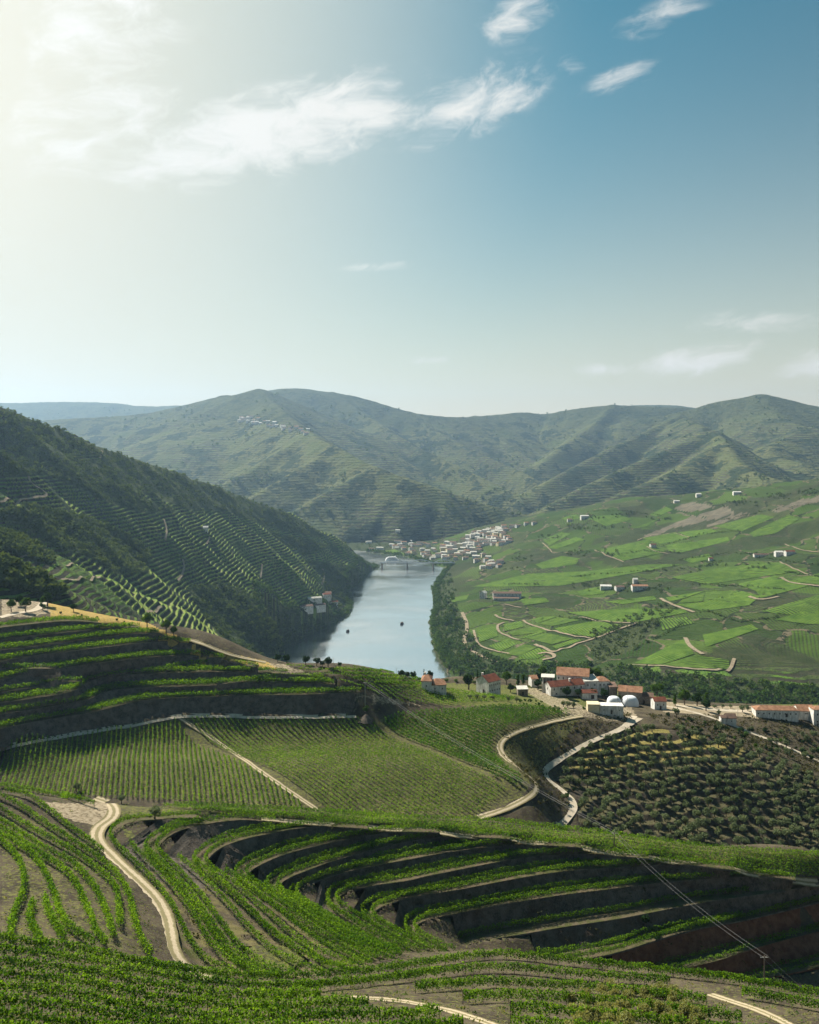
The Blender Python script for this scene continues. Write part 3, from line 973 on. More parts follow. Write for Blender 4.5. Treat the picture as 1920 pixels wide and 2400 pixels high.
def far_height(x, y):
    wx = x + 60 * fbm(x / 420, y / 420, 121, 3); wy = y + 60 * fbm(x / 420, y / 420, 131, 3)
    tot = np.full(x.shape, -40.0)
    for i, (ln, k, rd) in enumerate(FR):
        e = np.clip(near_line(x, y, ln)[0] / 250, 0, 1)
        d, pt, arc = near_line(x + (wx - x) * e, y + (wy - y) * e, ln)
        g = np.clip(d / 300, 0, 1)
        z = pt[..., 2] - k * (np.sqrt(d * d + rd * rd) - rd) + g * (26 * perlin(arc / 170, d / 900, 141 + i) + 14 * perlin(arc / 70, d / 500, 171 + i))
        tot = np.logaddexp(tot / 7, z / 7) * 7
    tot += 4.0 * fbm(x / 60, y / 60, 161, 3)
    return np.where(y < 3500, np.where(tot > 4, tot, np.minimum(tot, -4) - 10), np.maximum(tot, 6)) - 60 * np.clip((3130 - y) / 60, 0, 1)


QS, QY = 430, 270
qs = np.linspace(-.66, .66, QS); qy = np.geomspace(3060, 11000, QY)
QSg, QYg = np.meshgrid(qs, qy); QX = QSg * QYg
QZ = far_height(QX, QYg)


HIT = [True]


def cast(u, v, ymin=0.0, only=None):
    """first point of the land on the line of sight through picture position (u, v)"""
    s = (u - CX) / F; k = (v - V0) / F
    for (ss, yy, Z, tag) in ((gs, gy, GZ, 'n'), (ms, my, MZ, 'm'), (qs, qy, QZ, 'f')):
        if only and tag not in only:
            continue
        f = (s - ss[0]) / (ss[1] - ss[0])
        if f < 0 or f > len(ss) - 1.001:
            continue
        i = int(f); a = f - i
        col = Z[:, i] * (1 - a) + Z[:, i + 1] * a
        dz_ = col - (EYE - k * yy)
        ok = np.nonzero((dz_ >= 0) & (yy >= ymin))[0]
        if len(ok):
            j = ok[0]
            if j == 0 or dz_[j - 1] >= 0:
                Y = yy[j]
            else:
                t = -dz_[j - 1] / (dz_[j] - dz_[j - 1]); Y = yy[j - 1] + t * (yy[j] - yy[j - 1])
            HIT[0] = True
            return np.array((s * Y, Y, EYE - k * Y))
    HIT[0] = False
    Y = max(ymin, 600.0)
    return np.array((s * Y, Y, EYE - k * Y))


def castline(pts, sm=2, **kw):
    return np.array([cast(u, v, **kw) for u, v in smooth_line(pts, sm)])


def mid_z(x, y):
    fs = np.clip((x / y - ms[0]) / (ms[1] - ms[0]), 0, MS - 1.001); fy = np.clip(np.log(y / my[0]) / math.log(my[1] / my[0]), 0, MY - 1.001)
    i = np.asarray(fs).astype(int); j = np.asarray(fy).astype(int); a = fs - i; b = fy - j
    return (MZ[j, i] * (1 - a) + MZ[j, i + 1] * a) * (1 - b) + (MZ[j + 1, i] * (1 - a) + MZ[j + 1, i + 1] * a) * b


# ---------------------------------------------------------------- terraces: treads and banks
ROWLINES = []          # (line, terrace index, which, set)
BANKPTS = []
COVER = np.zeros(GZ.shape, np.int8)


def mark(rows):
    A = np.array(rows)                       # K, N, 3
    K = np.linspace(0, len(rows) - 1, 26)
    i = np.minimum(K.astype(int), len(rows) - 2); f = (K - i)[:, None, None]
    B = A[i] * (1 - f) + A[i + 1] * f
    B = np.concatenate([B, (B[:, :-1] + B[:, 1:]) / 2, B[:, :-1] * .75 + B[:, 1:] * .25, B[:, :-1] * .25 + B[:, 1:] * .75], 1).reshape(-1, 3)
    fs = np.clip(np.round((B[:, 0] / B[:, 1] - gs[0]) / (gs[1] - gs[0])), 0, NS - 1).astype(int)
    fy = np.clip(np.round(np.log(B[:, 1] / gy[0]) / math.log(gy[1] / gy[0])), 0, NY - 1).astype(int)
    COVER[fy, fs] = 1



def strip_mesh(rows, mi):
    """rows: list of (N,3) arrays; mi per gap"""
    n = len(rows[0]); V = np.concatenate(rows); fs = []; ms_ = []
    for k in range(len(rows) - 1):
        i = np.arange(n - 1)
        fs.append(np.stack([k * n + i, k * n + i + 1, (k + 1) * n + i + 1, (k + 1) * n + i], 1)); ms_.append(np.full(n - 1, mi[k]))
    return V, np.concatenate(fs), np.concatenate(ms_)


def terraces(curves, tread, setname, step, foot=None, mats=None, first_in=1.6):
    lines = [resample(l, step) for l, z in curves]
    if foot is not None:
        lines.append(resample(foot, step))
    apex = [int(np.argmin(l[:, 0])) if setname == 'bowl' else 10 ** 6 for l in lines]
    for i, P in enumerate(lines):
        last = foot is not None and i == len(lines) - 1
        jit = fbm(P[:, 0] / 4, P[:, 1] / 4, 200 + i, 2)
        if i == 0:
            d, pt, arc = near_line(P[:, 0], P[:, 1], lines[1])
            n = P[:, :2] - pt[:, :2]
            n /= np.maximum(np.linalg.norm(n, axis=1, keepdims=True), 1e-6)
            Q = P.copy(); Q[:, :2] += n * first_in
            T = P.copy(); T[:, :2] += n * (first_in + 2.5); T[:, 2] = bil(T[:, 0], T[:, 1]) - .3
            wv = np.full(len(P), first_in); mi_b = 0
        else:
            L = lines[i - 1]
            d, pt, arc = near_line(P[:, 0], P[:, 1], L)
            n = pt[:, :2] - P[:, :2]
            n /= np.maximum(np.linalg.norm(n, axis=1, keepdims=True), 1e-6)
            for _ in range(6):
                n[1:-1] = (n[:-2] + n[1:-1] * 2 + n[2:]) / 4
            n /= np.maximum(np.linalg.norm(n, axis=1, keepdims=True), 1e-6)
            dz_ = np.maximum(pt[:, 2] - P[:, 2], .3)
            wv = np.minimum(0.5 if last else tread, np.maximum(d - dz_ * .45, .45 * d))
            wv = np.minimum(wv, .8 * d)
            Q = P.copy(); Q[:, :2] += n * wv[:, None]; Q[:, 2] += .15
            T = pt.copy()
            tgt = np.gradient(P[:, :2], axis=0); tgt /= np.maximum(np.linalg.norm(tgt, axis=1, keepdims=True), 1e-6)
            perp = np.stack([-tgt[:, 1], tgt[:, 0]], 1)
            perp *= np.sign((perp * n).sum(1).mean())
            far = (arc < .5) | (d > wv + 12)
            far[len(P) * 2 // 3:] &= (d[len(P) * 2 // 3:] > wv[len(P) * 2 // 3:] + 12)
            n[far] = perp[far]
            for _ in range(5):
                n[1:-1] = (n[:-2] + n[1:-1] * 2 + n[2:]) / 4
            n /= np.maximum(np.linalg.norm(n, axis=1, keepdims=True), 1e-6)
            wf = np.where(far, np.minimum(wv, 2.2), wv)
            for _ in range(6):
                wf[1:-1] = (wf[:-2] + wf[1:-1] * 2 + wf[2:]) / 4
            wv = wf
            Q = P.copy(); Q[:, :2] += n * wv[:, None]; Q[:, 2] += .15
            tx = P[:, :2] + n * (wv + 1.8)[:, None]
            T[far, :2] = tx[far]; T[far, 2] = np.maximum(bil(tx[far, 0], tx[far, 1]), P[far, 2] + .1)
            T[:, 2] = np.where(far, T[:, 2], T[:, 2] - .05)
            mi_b = 1
        lip = P.copy(); lip[:, :2] -= n * .25; lip[:, 2] -= .35
        rows = [lip, P, (P + Q) / 2, Q]
        mi = [mi_b, 0, 0]
        K = 4
        for k in range(1, K + 1):
            t = k / K
            B = Q + (T - Q) * t
            if k < K:
                b = .45 * fbm(B[:, 0] / 2.6 + k * 9, B[:, 1] / 2.6, 300 + i, 2) * np.clip(d / 6 if i else 0, 0, 1)
                B[:, :2] -= n * b[:, None]; B[:, 2] += .35 * b - .12 * math.sin(math.pi * t)
            rows.append(B); mi.append(mi_b)
            if k < K and i > 0:
                BANKPTS.append(B[::2])
        mark(rows[1:])
        V, f, m = strip_mesh(rows, mi)
        nseg = len(P) - 1
        sidx = np.tile(np.arange(nseg), len(rows) - 1)
        if i < 9:
            m = np.where((sidx + rng.integers(-5, 6, len(sidx)) > apex[i] + 14) & (m == 1), 2, m)
        red = setname == 'bowl' and i >= 11
        me = mesh_np('terrace', V, f, [M_TREAD, M_RED if red else M_BANK, M_STRIP], m, smooth=False)
        link('terrace_bank', me, kind='structure')
        if not last:
            o = P.copy(); o[:, :2] += n * np.minimum(.6, .4 * wv)[:, None]
            ROWLINES.append((o, i, 'outer', setname))
            if i > 0 or setname != 'bowl':
                q = P.copy(); q[:, :2] += n * (wv - .7)[:, None]
                ok = wv > 2.3
                ROWLINES.append((np.where(ok[:, None], q, np.nan), i, 'inner', setname))
                if setname != 'bowl':
                    q = P.copy(); q[:, :2] += n * (wv * .5)[:, None]
                    ROWLINES.append((np.where((wv > 3.9)[:, None], q, np.nan), i, 'middle', setname))


terraces(bowl3, 4.6, 'bowl', 1.3)
LOWER = []             # rows between the lower arms of neighbouring terraces
for i in range(0, 8):
    A_, B_ = resample(bowl3[i][0], 1.3), resample(bowl3[i + 1][0], 1.3)
    A_ = A_[int(np.argmin(A_[:, 0])) + 4:]; B_ = B_[int(np.argmin(B_[:, 0])) + 4:]
    n_ = 40
    A_ = A_[np.linspace(0, len(A_) - 1, n_).astype(int)]; B_ = B_[np.linspace(0, len(B_) - 1, n_).astype(int)]
    for t_ in ((.36, .70) if i < 5 else (.55,)):
        LOWER.append((A_ * (1 - t_) + B_ * t_ + (0, 0, -.25), i, t_))
terraces(lhill3, 6.0, 'left', 2.2, foot3, first_in=3.0)
LEDGE = []
for z, c in [(272.4, [(-260,800),(0,780),(300,735),(500,690),(690,684)]), (279.6, [(-260,612),(0,590),(300,578),(470,576)]), (265.6, [(1825,712),(2025,690),(2225,672),(2525,655),(2725,668)]), (271.2, [(1390,585),(1500,562),(1725,545),(1975,545),(2175,568)])]:
    P = resample(smooth_line([lev(*HX(q), z) for q in c], 2), 2.2)
    n = np.stack([-np.gradient(P[:, 1]), np.gradient(P[:, 0])], 1); n /= np.linalg.norm(n, axis=1, keepdims=True)
    tp = np.clip(np.minimum(np.arange(len(P)), np.arange(len(P))[::-1]) / 4, .15, 1)[:, None]
    lo = P.copy(); lo[:, :2] -= n * 1.3 * tp; lo[:, 2] -= 3.2
    Q = P.copy(); Q[:, :2] += n * 3.4 * tp
    T = Q.copy(); T[:, :2] += n * 1.5 * tp; T[:, 2] += 1.2
    V, f, m = strip_mesh([lo, P, Q, T], [1, 0, 1])
    link('terrace_bank', mesh_np('terrace', V, f, [M_TREAD, M_BANK], m), kind='structure')
    o = P.copy(); o[:, :2] += n * 1.0 * tp
    LEDGE.append(o)


# ---------------------------------------------------------------- land meshes
def near_cover():
    U = CX + F * GS; V = V0 + (EYE - GZ) / GY * F
    c = np.zeros(GZ.shape + (3,), np.float32)

    def put(ch, poly, val=1.0, y0=0, y1=9999):
        m = inpoly(U, V, poly) & (GY >= y0) & (GY <= y1)
        c[..., ch][m] = val
    put(0, [(100,1255),(260,1288),(420,1362),(560,1392),(600,1415),(540,1412),(400,1376),(280,1332),(105,1302)], 1, 440)
    put(0, [(0,1500),(0,1480),(1330,1490),(1400,1500),(1725,1560),(1725,1600)], .0, 440)
    put(2, [(0,1262),(95,1262),(110,1290),(60,1300),(0,1300)], .58, 440)
    put(2, [(85,1688),(180,1692),(195,1680),(240,1686),(256,1708),(236,1735),(190,1738),(130,1722)], .62, 200, 330)
    put(2, [(1370,1474),(1500,1487),(1600,1486),(1760,1500),(1760,1516),(1590,1512),(1500,1506),(1400,1500)], 1, 440)
    put(2, [(1090,1448),(1140,1448),(1240,1490),(1330,1488),(1345,1512),(1290,1520),(1190,1505)], .55, 440)
    put(2, [(560,1395),(600,1398),(760,1455),(900,1486),(800,1484),(600,1425)], .55, 430)
    put(1, [(0,1715),(100,1725),(235,1780),(330,2040),(200,2040),(0,2000)], .44, 60, 330)
    put(1, [(240,1720),(330,1790),(560,1930),(820,2020),(480,2050),(380,1960)], .55, 60, 330)
    put(1, [(0,1990),(420,2060),(862,2060),(1725,2080),(1725,2300),(0,2300)], .38, 60, 330)
    put(1, [(240,1690),(862,1722),(1300,1760),(1725,1800),(1725,1850),(1300,1790),(862,1745),(240,1725)], .52, 200, 340)
    put(0, [(862,1735),(1300,1780),(1725,1835),(1725,1850),(1300,1800),(862,1748)], .6, 200, 340)
    put(1, [(0,1575),(375,1505),(800,1508),(1240,1490),(1100,1680),(1000,1722),(0,1665)], .50, 340, 500)
    put(1, [(880,1440),(1240,1470),(1240,1490),(900,1486)], .62, 470, 580)
    put(1, [(500,1390),(880,1436),(1000,1440),(1300,1450),(1725,1480),(1725,1490),(1300,1465),(880,1450)], .6, 470)
    return c.reshape(-1, 3)


cv = COVER.astype(bool)


def shift_any(m):
    o = m.copy(); o[1:] |= m[:-1]; o[:-1] |= m[1:]; o[:, 1:] |= m[:, :-1]; o[:, :-1] |= m[:, 1:]
    return o


cv = shift_any(shift_any(cv))
for _ in range(3):
    cv = ~shift_any(~cv)
LOW = cv * 5.0
for _ in range(2):
    LOW = (LOW + np.roll(LOW, 1, 0) + np.roll(LOW, -1, 0) + np.roll(LOW, 1, 1) + np.roll(LOW, -1, 1)) / 5
LOW *= cv

# olive grove terraces: a finer sheet with steps cut along the contours
GROVE = [(1172,1640),(1215,1592),(1320,1532),(1420,1538),(1520,1556),(1620,1597),(1800,1668),(1800,1850),(1500,1815),(1300,1785),(1225,1745),(1215,1700)]
ox = np.arange(62, 262, .85); oy = np.arange(388, 486, .85)
OX, OY = np.meshgrid(ox, oy)
OZ0 = bil(OX, OY)
OU = CX + F * OX / OY; OV = V0 + (EYE - OZ0) / OY * F
om = inpoly(OU, OV, GROVE).astype(float)
for _ in range(5):
    om = (om + np.roll(om, 1, 0) + np.roll(om, -1, 0) + np.roll(om, 1, 1) + np.roll(om, -1, 1)) / 5
STEP = 2.3
oz = OZ0 + 1.9 * fbm(OX / 38, OY / 38, 81, 3) + .9 * np.sin(OX / 13.0 + .6 * np.sin(OY / 17))
of = oz / STEP; ofl = np.floor(of); ofr = of - ofl
TREAD = .60
ot = np.where(ofr < TREAD, ofr * .16, TREAD * .16 + (ofr - TREAD) / (1 - TREAD) * (1 - TREAD * .16))
OZ = (ofl + ot) * STEP - (oz - OZ0) + .15 * fbm(OX / 3, OY / 3, 83, 2)
OZ = OZ0 + om * (OZ - OZ0) - (1 - np.clip(om * 3, 0, 1)) * .8
isbank = np.clip((ofr - TREAD + .05) / .1, 0, 1)
nrm = np.interp
gfs = np.clip((GX - ox[0]) / .85, 0, len(ox) - 1).astype(int); gfy = np.clip((GY - oy[0]) / .85, 0, len(oy) - 1).astype(int)
ing = (GX > ox[0]) & (GX < ox[-1]) & (GY > oy[0]) & (GY < oy[-1])
LOW = LOW + np.where(ing, np.clip(om[gfy, gfs] * 3 - .6, 0, 1) * 2.9, 0)

me = mesh_np('hillside', np.stack([GX, GY, GZ - LOW], -1).reshape(-1, 3), grid_faces(NY, NS), [M_NEAR], smooth=True)
set_attr(me, 'cover', near_cover())
link('near_hillside', me, kind='structure')
me = mesh_np('olive_terraces', np.stack([OX, OY, OZ], -1).reshape(-1, 3), grid_faces(len(oy), len(ox)), [M_GROVE], smooth=False)
crest = np.clip((oz - 222) / 8, 0, 1) * np.clip((OV < 1680), 0, 1)
set_attr(me, 'cover', np.stack([isbank, np.clip(.15 + .8 * crest, 0, 1), np.zeros_like(OX)], -1).reshape(-1, 3).astype(np.float32))
link('olive_terraces', me, kind='structure')

# valley sides
MU = CX + F * MSg; MV = V0 + (EYE - MZ) / MYg * F
mc = np.zeros(MZ.shape + (3,), np.float32)


def mput(ch, poly, val=1.0, y0=0, y1=9999):
    m = inpoly(MU, MV, poly) & (MYg >= y0) & (MYg <= y1)
    mc[..., ch][m] = val


WOODS = [
 [(-400,760),(0,848),(200,938),(400,1004),(600,1076),(690,1128),(640,1128),(560,1108),(480,1078),(400,1075),(300,1040),(220,1000),(215,972),(200,960),(110,965),(0,985),(-400,900)],
 [(0,985),(110,965),(200,965),(300,1045),(380,1078),(300,1080),(230,1060),(100,1000),(0,1005)],
 [(-400,1020),(0,1075),(60,1065),(180,1088),(270,1128),(320,1165),(310,1205),(250,1212),(190,1175),(110,1150),(60,1110),(0,1095),(-400,1070)],
 [(-400,1120),(0,1172),(60,1200),(140,1246),(120,1260),(0,1235),(-400,1200)],
 [(0,1110),(60,1130),(120,1180),(100,1190),(0,1160)],
 [(395,1240),(470,1225),(530,1252),(620,1285),(640,1300),(740,1290),(700,1318),(560,1388),(500,1390),(430,1300)],
 [(560,1120),(640,1135),(700,1150),(640,1170),(600,1145)],
 [(640,1180),(720,1190),(775,1200),(745,1250),(742,1290),(690,1270),(680,1215)],
 [(905,1210),(945,1205),(960,1240),(960,1270),(985,1320),(1010,1370),(1080,1400),(1250,1400),(1230,1440),(1000,1430),(940,1412),(900,1330)],
 [(1230,1415),(1300,1400),(1400,1418),(1600,1440),(1800,1450),(1800,1500),(1200,1500)],
 [(1240,1330),(1400,1270),(1430,1280),(1330,1370),(1250,1400)],
 [(700,1120),(880,1128),(930,1140),(870,1152),(800,1160),(760,1165),(700,1150)],
]
for p_ in WOODS:
    mput(0, p_, 1)
mput(0, [(900,1000),(1725,1000),(1725,1500),(900,1500)], .0, 0, 0)
for p_ in [[(1280,1140),(1350,1105),(1365,1140),(1310,1150)], [(1180,1225),(1260,1205),(1250,1225)], [(1240,1230),(1480,1222),(1480,1236),(1250,1240)]]:
    mput(0, p_, .8, 1500)
for p_ in [[(20,935),(150,925),(215,945),(200,962),(110,968),(20,960)], [(130,1030),(200,1025),(330,1075),(300,1085),(180,1050)]]:
    mput(2, p_, .75); mput(0, p_, 0)
for p_ in [[(1412,1070),(1462,1056),(1510,1068),(1448,1078)], [(1467,1084),(1528,1066),(1548,1079),(1508,1096)], [(1352,1130),(1462,1084),(1495,1094),(1412,1114),(1372,1134)],
           [(1472,1112),(1562,1078),(1580,1084),(1512,1104)], [(1622,1074),(1692,1051),(1725,1044),(1800,1040),(1725,1056),(1642,1079)]]:
    mput(2, p_, 1.0, 1500)
U_ = np.zeros_like(MX)
mc[..., 1] = np.where(mc[..., 0] + mc[..., 2] > .1, mc[..., 1], U_)
for p_ in [[(0,1030),(60,1010),(100,1040),(160,1080),(90,1075),(0,1070)], [(110,1162),(220,1220),(280,1250),(345,1280),(330,1290),(250,1275),(180,1235),(120,1190)]]:
    mput(1, p_, .7); mput(0, p_, 0)
# left valley side, cut into terraces on a finer sheet
ts = np.linspace(-.47, -.045, 360); ty = np.geomspace(880, 2560, 580)
TS, TY = np.meshgrid(ts, ty); TX = TS * TY
TZ0 = mid_height(TX, TY)
TU = CX + F * TS; TV = V0 + (EYE - TZ0) / TY * F
wood = np.zeros(TZ0.shape, bool)
for p_ in WOODS[:8]:
    wood |= inpoly(TU, TV, p_)
for p_ in [[(110,1162),(220,1220),(280,1250),(345,1280),(330,1290),(250,1275),(180,1235),(120,1190)]]:
    wood &= ~inpoly(TU, TV, p_)
wood |= fbm(TX / 90, TY / 90, 95, 3) > .52
wf_ = wood.astype(float)
for _ in range(3):
    wf_ = (wf_ + np.roll(wf_, 1, 0) + np.roll(wf_, -1, 0) + np.roll(wf_, 1, 1) + np.roll(wf_, -1, 1)) / 5
xl_ = np.interp(TY, l_sh[:, 1], l_sh[:, 0])
land = np.clip((xl_ - TX - 12) / 20, 0, 1) * np.clip((TZ0 - 6) / 8, 0, 1)
TST = 5.0
zq = TZ0 + 3.0 * fbm(TX / 120, TY / 120, 97, 2)
tf = zq / TST; tfl = np.floor(tf); tfr = tf - tfl
tt = np.where(tfr < .58, tfr * .10, .058 + (tfr - .58) / .42 * .942)
hed = np.exp(-((tfr - .17) / .11) ** 2) * (perlin(TX / 6, TY / 6, 98) > -.32)
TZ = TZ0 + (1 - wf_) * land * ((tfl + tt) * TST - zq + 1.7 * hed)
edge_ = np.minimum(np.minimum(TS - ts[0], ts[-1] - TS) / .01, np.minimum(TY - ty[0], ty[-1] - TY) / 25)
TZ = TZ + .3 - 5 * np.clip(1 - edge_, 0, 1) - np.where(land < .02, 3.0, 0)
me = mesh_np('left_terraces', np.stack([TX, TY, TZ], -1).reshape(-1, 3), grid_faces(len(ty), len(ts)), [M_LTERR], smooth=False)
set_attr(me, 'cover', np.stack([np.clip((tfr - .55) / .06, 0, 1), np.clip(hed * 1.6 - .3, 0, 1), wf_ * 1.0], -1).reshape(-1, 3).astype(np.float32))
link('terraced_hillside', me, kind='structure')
inm = (MSg > ts[0] + .012) & (MSg < ts[-1] - .012) & (MYg > ty[0] + 40) & (MYg < ty[-1] - 40) & (np.interp(MYg, l_sh[:, 1], l_sh[:, 0]) - MX > 14) & (MZ > 7)
MLOW = inm * 6.0
me = mesh_np('valley', np.stack([MX, MYg, MZ - MLOW], -1).reshape(-1, 3), grid_faces(MY, MS), [M_MID], smooth=True)
set_attr(me, 'cover', mc.reshape(-1, 3))
link('valley_hills', me, kind='structure')
me = mesh_np('mountains', np.stack([QX, QYg, QZ], -1).reshape(-1, 3), grid_faces(QY, QS), [M_FAR], smooth=True)
link('far_mountains', me, kind='structure')

wm = MB(); wm.add([(-2600, 880, 0), (500, 880, 0), (500, 3520, 0), (-2600, 3520, 0)], [(0, 1, 2, 3)])
wm.build('river_water', M_WATER, kind='structure')
gm = MB(); gm.add([(-60000, -3000, -30), (60000, -3000, -30), (60000, 60000, -30), (-60000, 60000, -30)], [(0, 1, 2, 3)])
gm.build('ground', M_FAR, kind='structure')

# ---------------------------------------------------------------- tracks
def ribbon(line, width, mat, name, lift=.14, near=True, taper=None, **kw):
    line = np.asarray(line, float)
    jump = np.abs(np.diff(line[:, 1])) > (25 if near else 70)
    if jump.any():
        cut = [0] + [int(k) + 1 for k in np.nonzero(jump)[0]] + [len(line)]
        for a_, b_ in zip(cut[:-1], cut[1:]):
            if b_ - a_ >= 3:
                ribbon(line[a_:b_], width, mat, name, lift, near, taper, **kw)
        return
    L = resample(smooth_line(line, 1), max(width * .35, .8))
    t = np.gradient(L[:, :2], axis=0); t /= np.maximum(np.linalg.norm(t, axis=1, keepdims=True), 1e-6)
    nr = np.stack([t[:, 1], -t[:, 0]], 1)
    rows = []; ks = np.linspace(-.5, .5, 5)
    wob = 1 + .10 * fbm(L[:, 0] / 7, L[:, 1] / 7, 400, 2)
    for k in ks:
        q = L.copy(); q[:, :2] += nr * (k * width * wob)[:, None]
        q[:, 2] = (bil(q[:, 0], q[:, 1]) if near else mid_z(q[:, 0], q[:, 1])) + lift
        rows.append(q)
    mz = np.mean([r[:, 2] for r in rows], 0)
    for _ in range(3):
        mz[1:-1] = (mz[:-2] + mz[1:-1] + mz[2:]) / 3
    for r in rows:
        r[:, 2] = np.maximum(r[:, 2] * .6 + mz * .4, r[:, 2] - .25)
    V, f, m = strip_mesh(rows, [0] * 4)
    me = mesh_np(name, V, f[:, ::-1], [mat], smooth=True)
    uv = me.uv_layers.new(name='UVMap')
    n = len(L)
    vu = np.repeat(ks + .5, n); vv = np.tile(np.arange(n) * .2, 5)
    li = f[:, ::-1].ravel()
    uv.data.foreach_set('uv', np.stack([vu[li], vv[li]], 1).ravel().astype(np.float32))
    return link(name, me, kind='structure', **kw)


fx = lambda pts: [FX(p) for p in pts]
ribbon(castline(fx([(400,128),(460,145),(485,180),(470,215),(430,240),(408,265),(405,300),(430,335),(480,385),(540,440),(600,495),(650,545),(680,595),(700,650),(710,720),(725,790),(770,835),(830,870),(900,905)]), ymin=120), 4.6, M_ROAD, 'dirt_track')
ribbon(castline([(1225,1506),(1150,1519),(1085,1538),(1055,1556),(1049,1574),(1060,1594),(1090,1618),(1118,1638),(1128,1655),(1110,1680),(1060,1704),(1008,1721)], ymin=340), 4.6, M_ROAD, 'dirt_track')
ribbon(castline([(1345,1512),(1325,1522),(1305,1535),(1330,1526),(1310,1534)], ymin=400), 5.0, M_PALE, 'road')
ribbon(castline([(1335,1508),(1318,1528),(1290,1542),(1250,1556),(1210,1577),(1165,1604),(1143,1622),(1150,1640),(1180,1662),(1205,1685),(1208,1703),(1195,1722),(1172,1742)], ymin=380), 4.2, M_PALE, 'road')
ribbon(castline([(1385,1484),(1430,1492),(1480,1505),(1530,1522),(1590,1546),(1640,1566),(1700,1592),(1760,1618)], ymin=440), 4.0, M_PALE, 'road')
ribbon(castline([(1425,1486),(1500,1494),(1580,1499),(1660,1505),(1760,1514)], ymin=480), 6.0, M_PALE, 'road')
ribbon(castline([(0,1300),(40,1290),(75,1286),(92,1272),(85,1262),(40,1260),(-60,1258)], ymin=440), 4.5, M_PALE, 'road')
ribbon(castline([(560,1395),(545,1392),(500,1382),(460,1368),(425,1352),(400,1345)], ymin=430), 4.0, M_ROAD, 'dirt_track')
ribbon(castline([(0,1577),(140,1549),(275,1529),(370,1508),(431,1507),(631,1511),(750,1508)], ymin=370), 2.2, M_PALE, 'field_path')
ribbon(castline([(378,1510),(450,1556),(520,1604),(600,1660),(678,1712)], ymin=340), 2.8, M_ROAD, 'field_path')
ribbon(castline(fx([(1480,968),(1600,975),(1725,990),(1850,1012),(2020,1062),(2150,1120)]), ymin=100), 2.6, M_ROAD, 'dirt_track')
ribbon(castline(fx([(2990,955),(3080,985),(3180,1015),(3290,1065),(3400,1130)]), ymin=100), 2.8, M_ROAD, 'dirt_track')
ribbon(castline(fx([(1100,215),(1400,240),(1700,262),(2000,290),(2300,318),(2600,362),(2900,402),(3150,440),(3330,478),(3450,486)]), ymin=200), 2.4, M_ROAD, 'dirt_track')

# ---------------------------------------------------------------- foliage
def leaf_quads(c, size, up=0.35, asp=1.35):
    n = len(c)
    nv = rng.normal(size=(n, 3)); nv[:, 2] += up
    nv /= np.linalg.norm(nv, axis=1, keepdims=True)
    a = np.cross(nv, rng.normal(size=(n, 3))); a /= np.maximum(np.linalg.norm(a, axis=1, keepdims=True), 1e-6)
    b = np.cross(nv, a)
    a *= (size * .5 * asp)[:, None]; b *= (size * .5)[:, None]
    v = np.stack([c - a, c - b * .9 + a * .1, c + a, c + b * .9 + a * .1], 1).reshape(-1, 3)
    return v, np.arange(n * 4).reshape(-1, 4)


def vine_row(line, dens, leaf, h, mat, name='vine_row', width=.32, gap=0.0, shoots=.16, parent=None, **kw):
    line = np.asarray(line, float)
    L = resample(line, .6)
    n = len(L)
    if n < 3:
        return None
    tot = (n - 1) * .6
    N = int(tot * dens)
    t = rng.uniform(0, n - 1.001, N)
    hmod = .82 + .36 * (perlin(L[:, 0] / 1.7, L[:, 1] / 1.7 + L[:, 2], 501) + .5) + .25 * perlin(L[:, 0] / 6, L[:, 1] / 6, 502)
    keep = np.ones(N, bool)
    if gap:
        g = perlin(L[:, 0] / 3.0, L[:, 1] / 3.0, 503)
        keep = g[t.astype(int)] > (gap - .5)
        t = t[keep]; N = len(t)
    i = t.astype(int); f = (t - i)[:, None]
    p = L[i] * (1 - f) + L[i + 1] * f
    tg = np.gradient(L[:, :2], axis=0); tg /= np.maximum(np.linalg.norm(tg, axis=1, keepdims=True), 1e-6)
    lat = np.stack([tg[i, 1], -tg[i, 0]], 1)
    q = rng.beta(1.7, 1.25, N)
    sh = rng.uniform(size=N) < shoots
    q = np.where(sh, 1.0 + rng.uniform(0, .32, N), q)
    hh = h * hmod[i]
    wd = width * (1.15 - .55 * np.clip(q, 0, 1)) * np.where(sh, .8, 1)
    p[:, :2] += lat * rng.normal(0, 1, N)[:, None] * wd[:, None]
    p[:, 2] += .30 * h + .70 * hh * q
    v, fc = leaf_quads(p, leaf * rng.uniform(.65, 1.35, N), .3, np.where(sh, 1.7, 1.25))
    me = mesh_np(name, v, fc, [mat])
    return link(name, me, parent, **kw)


_pb = MB(); _pb.tube([(0, 0, -.3), (0, 0, 1.0)], [.055, .045], 5)
POST = _pb.mesh('post', M_WOODPOLE)


def posts(row, line, every=6.5, h=2.2):
    if row is None:
        return
    for q in resample(line, every):
        o = link('post', POST, row); o.location = tuple(q); o.scale = (1.3, 1.3, h * random.uniform(.92, 1.08))


def split_nan(line, minlen=4):
    ok = ~np.isnan(line[:, 0]); out = []; cur = []
    for k in range(len(line)):
        if ok[k]:
            cur.append(line[k])
        else:
            if len(cur) >= minlen:
                out.append(np.array(cur))
            cur = []
    if len(cur) >= minlen:
        out.append(np.array(cur))
    return out


ORD = ['topmost', 'second', 'third', 'fourth', 'fifth', 'sixth', 'seventh', 'eighth', 'ninth', 'tenth', 'eleventh', 'twelfth', 'thirteenth', 'fourteenth', 'fifteenth', 'sixteenth', 'seventeenth', 'eighteenth', 'nineteenth', 'twentieth']


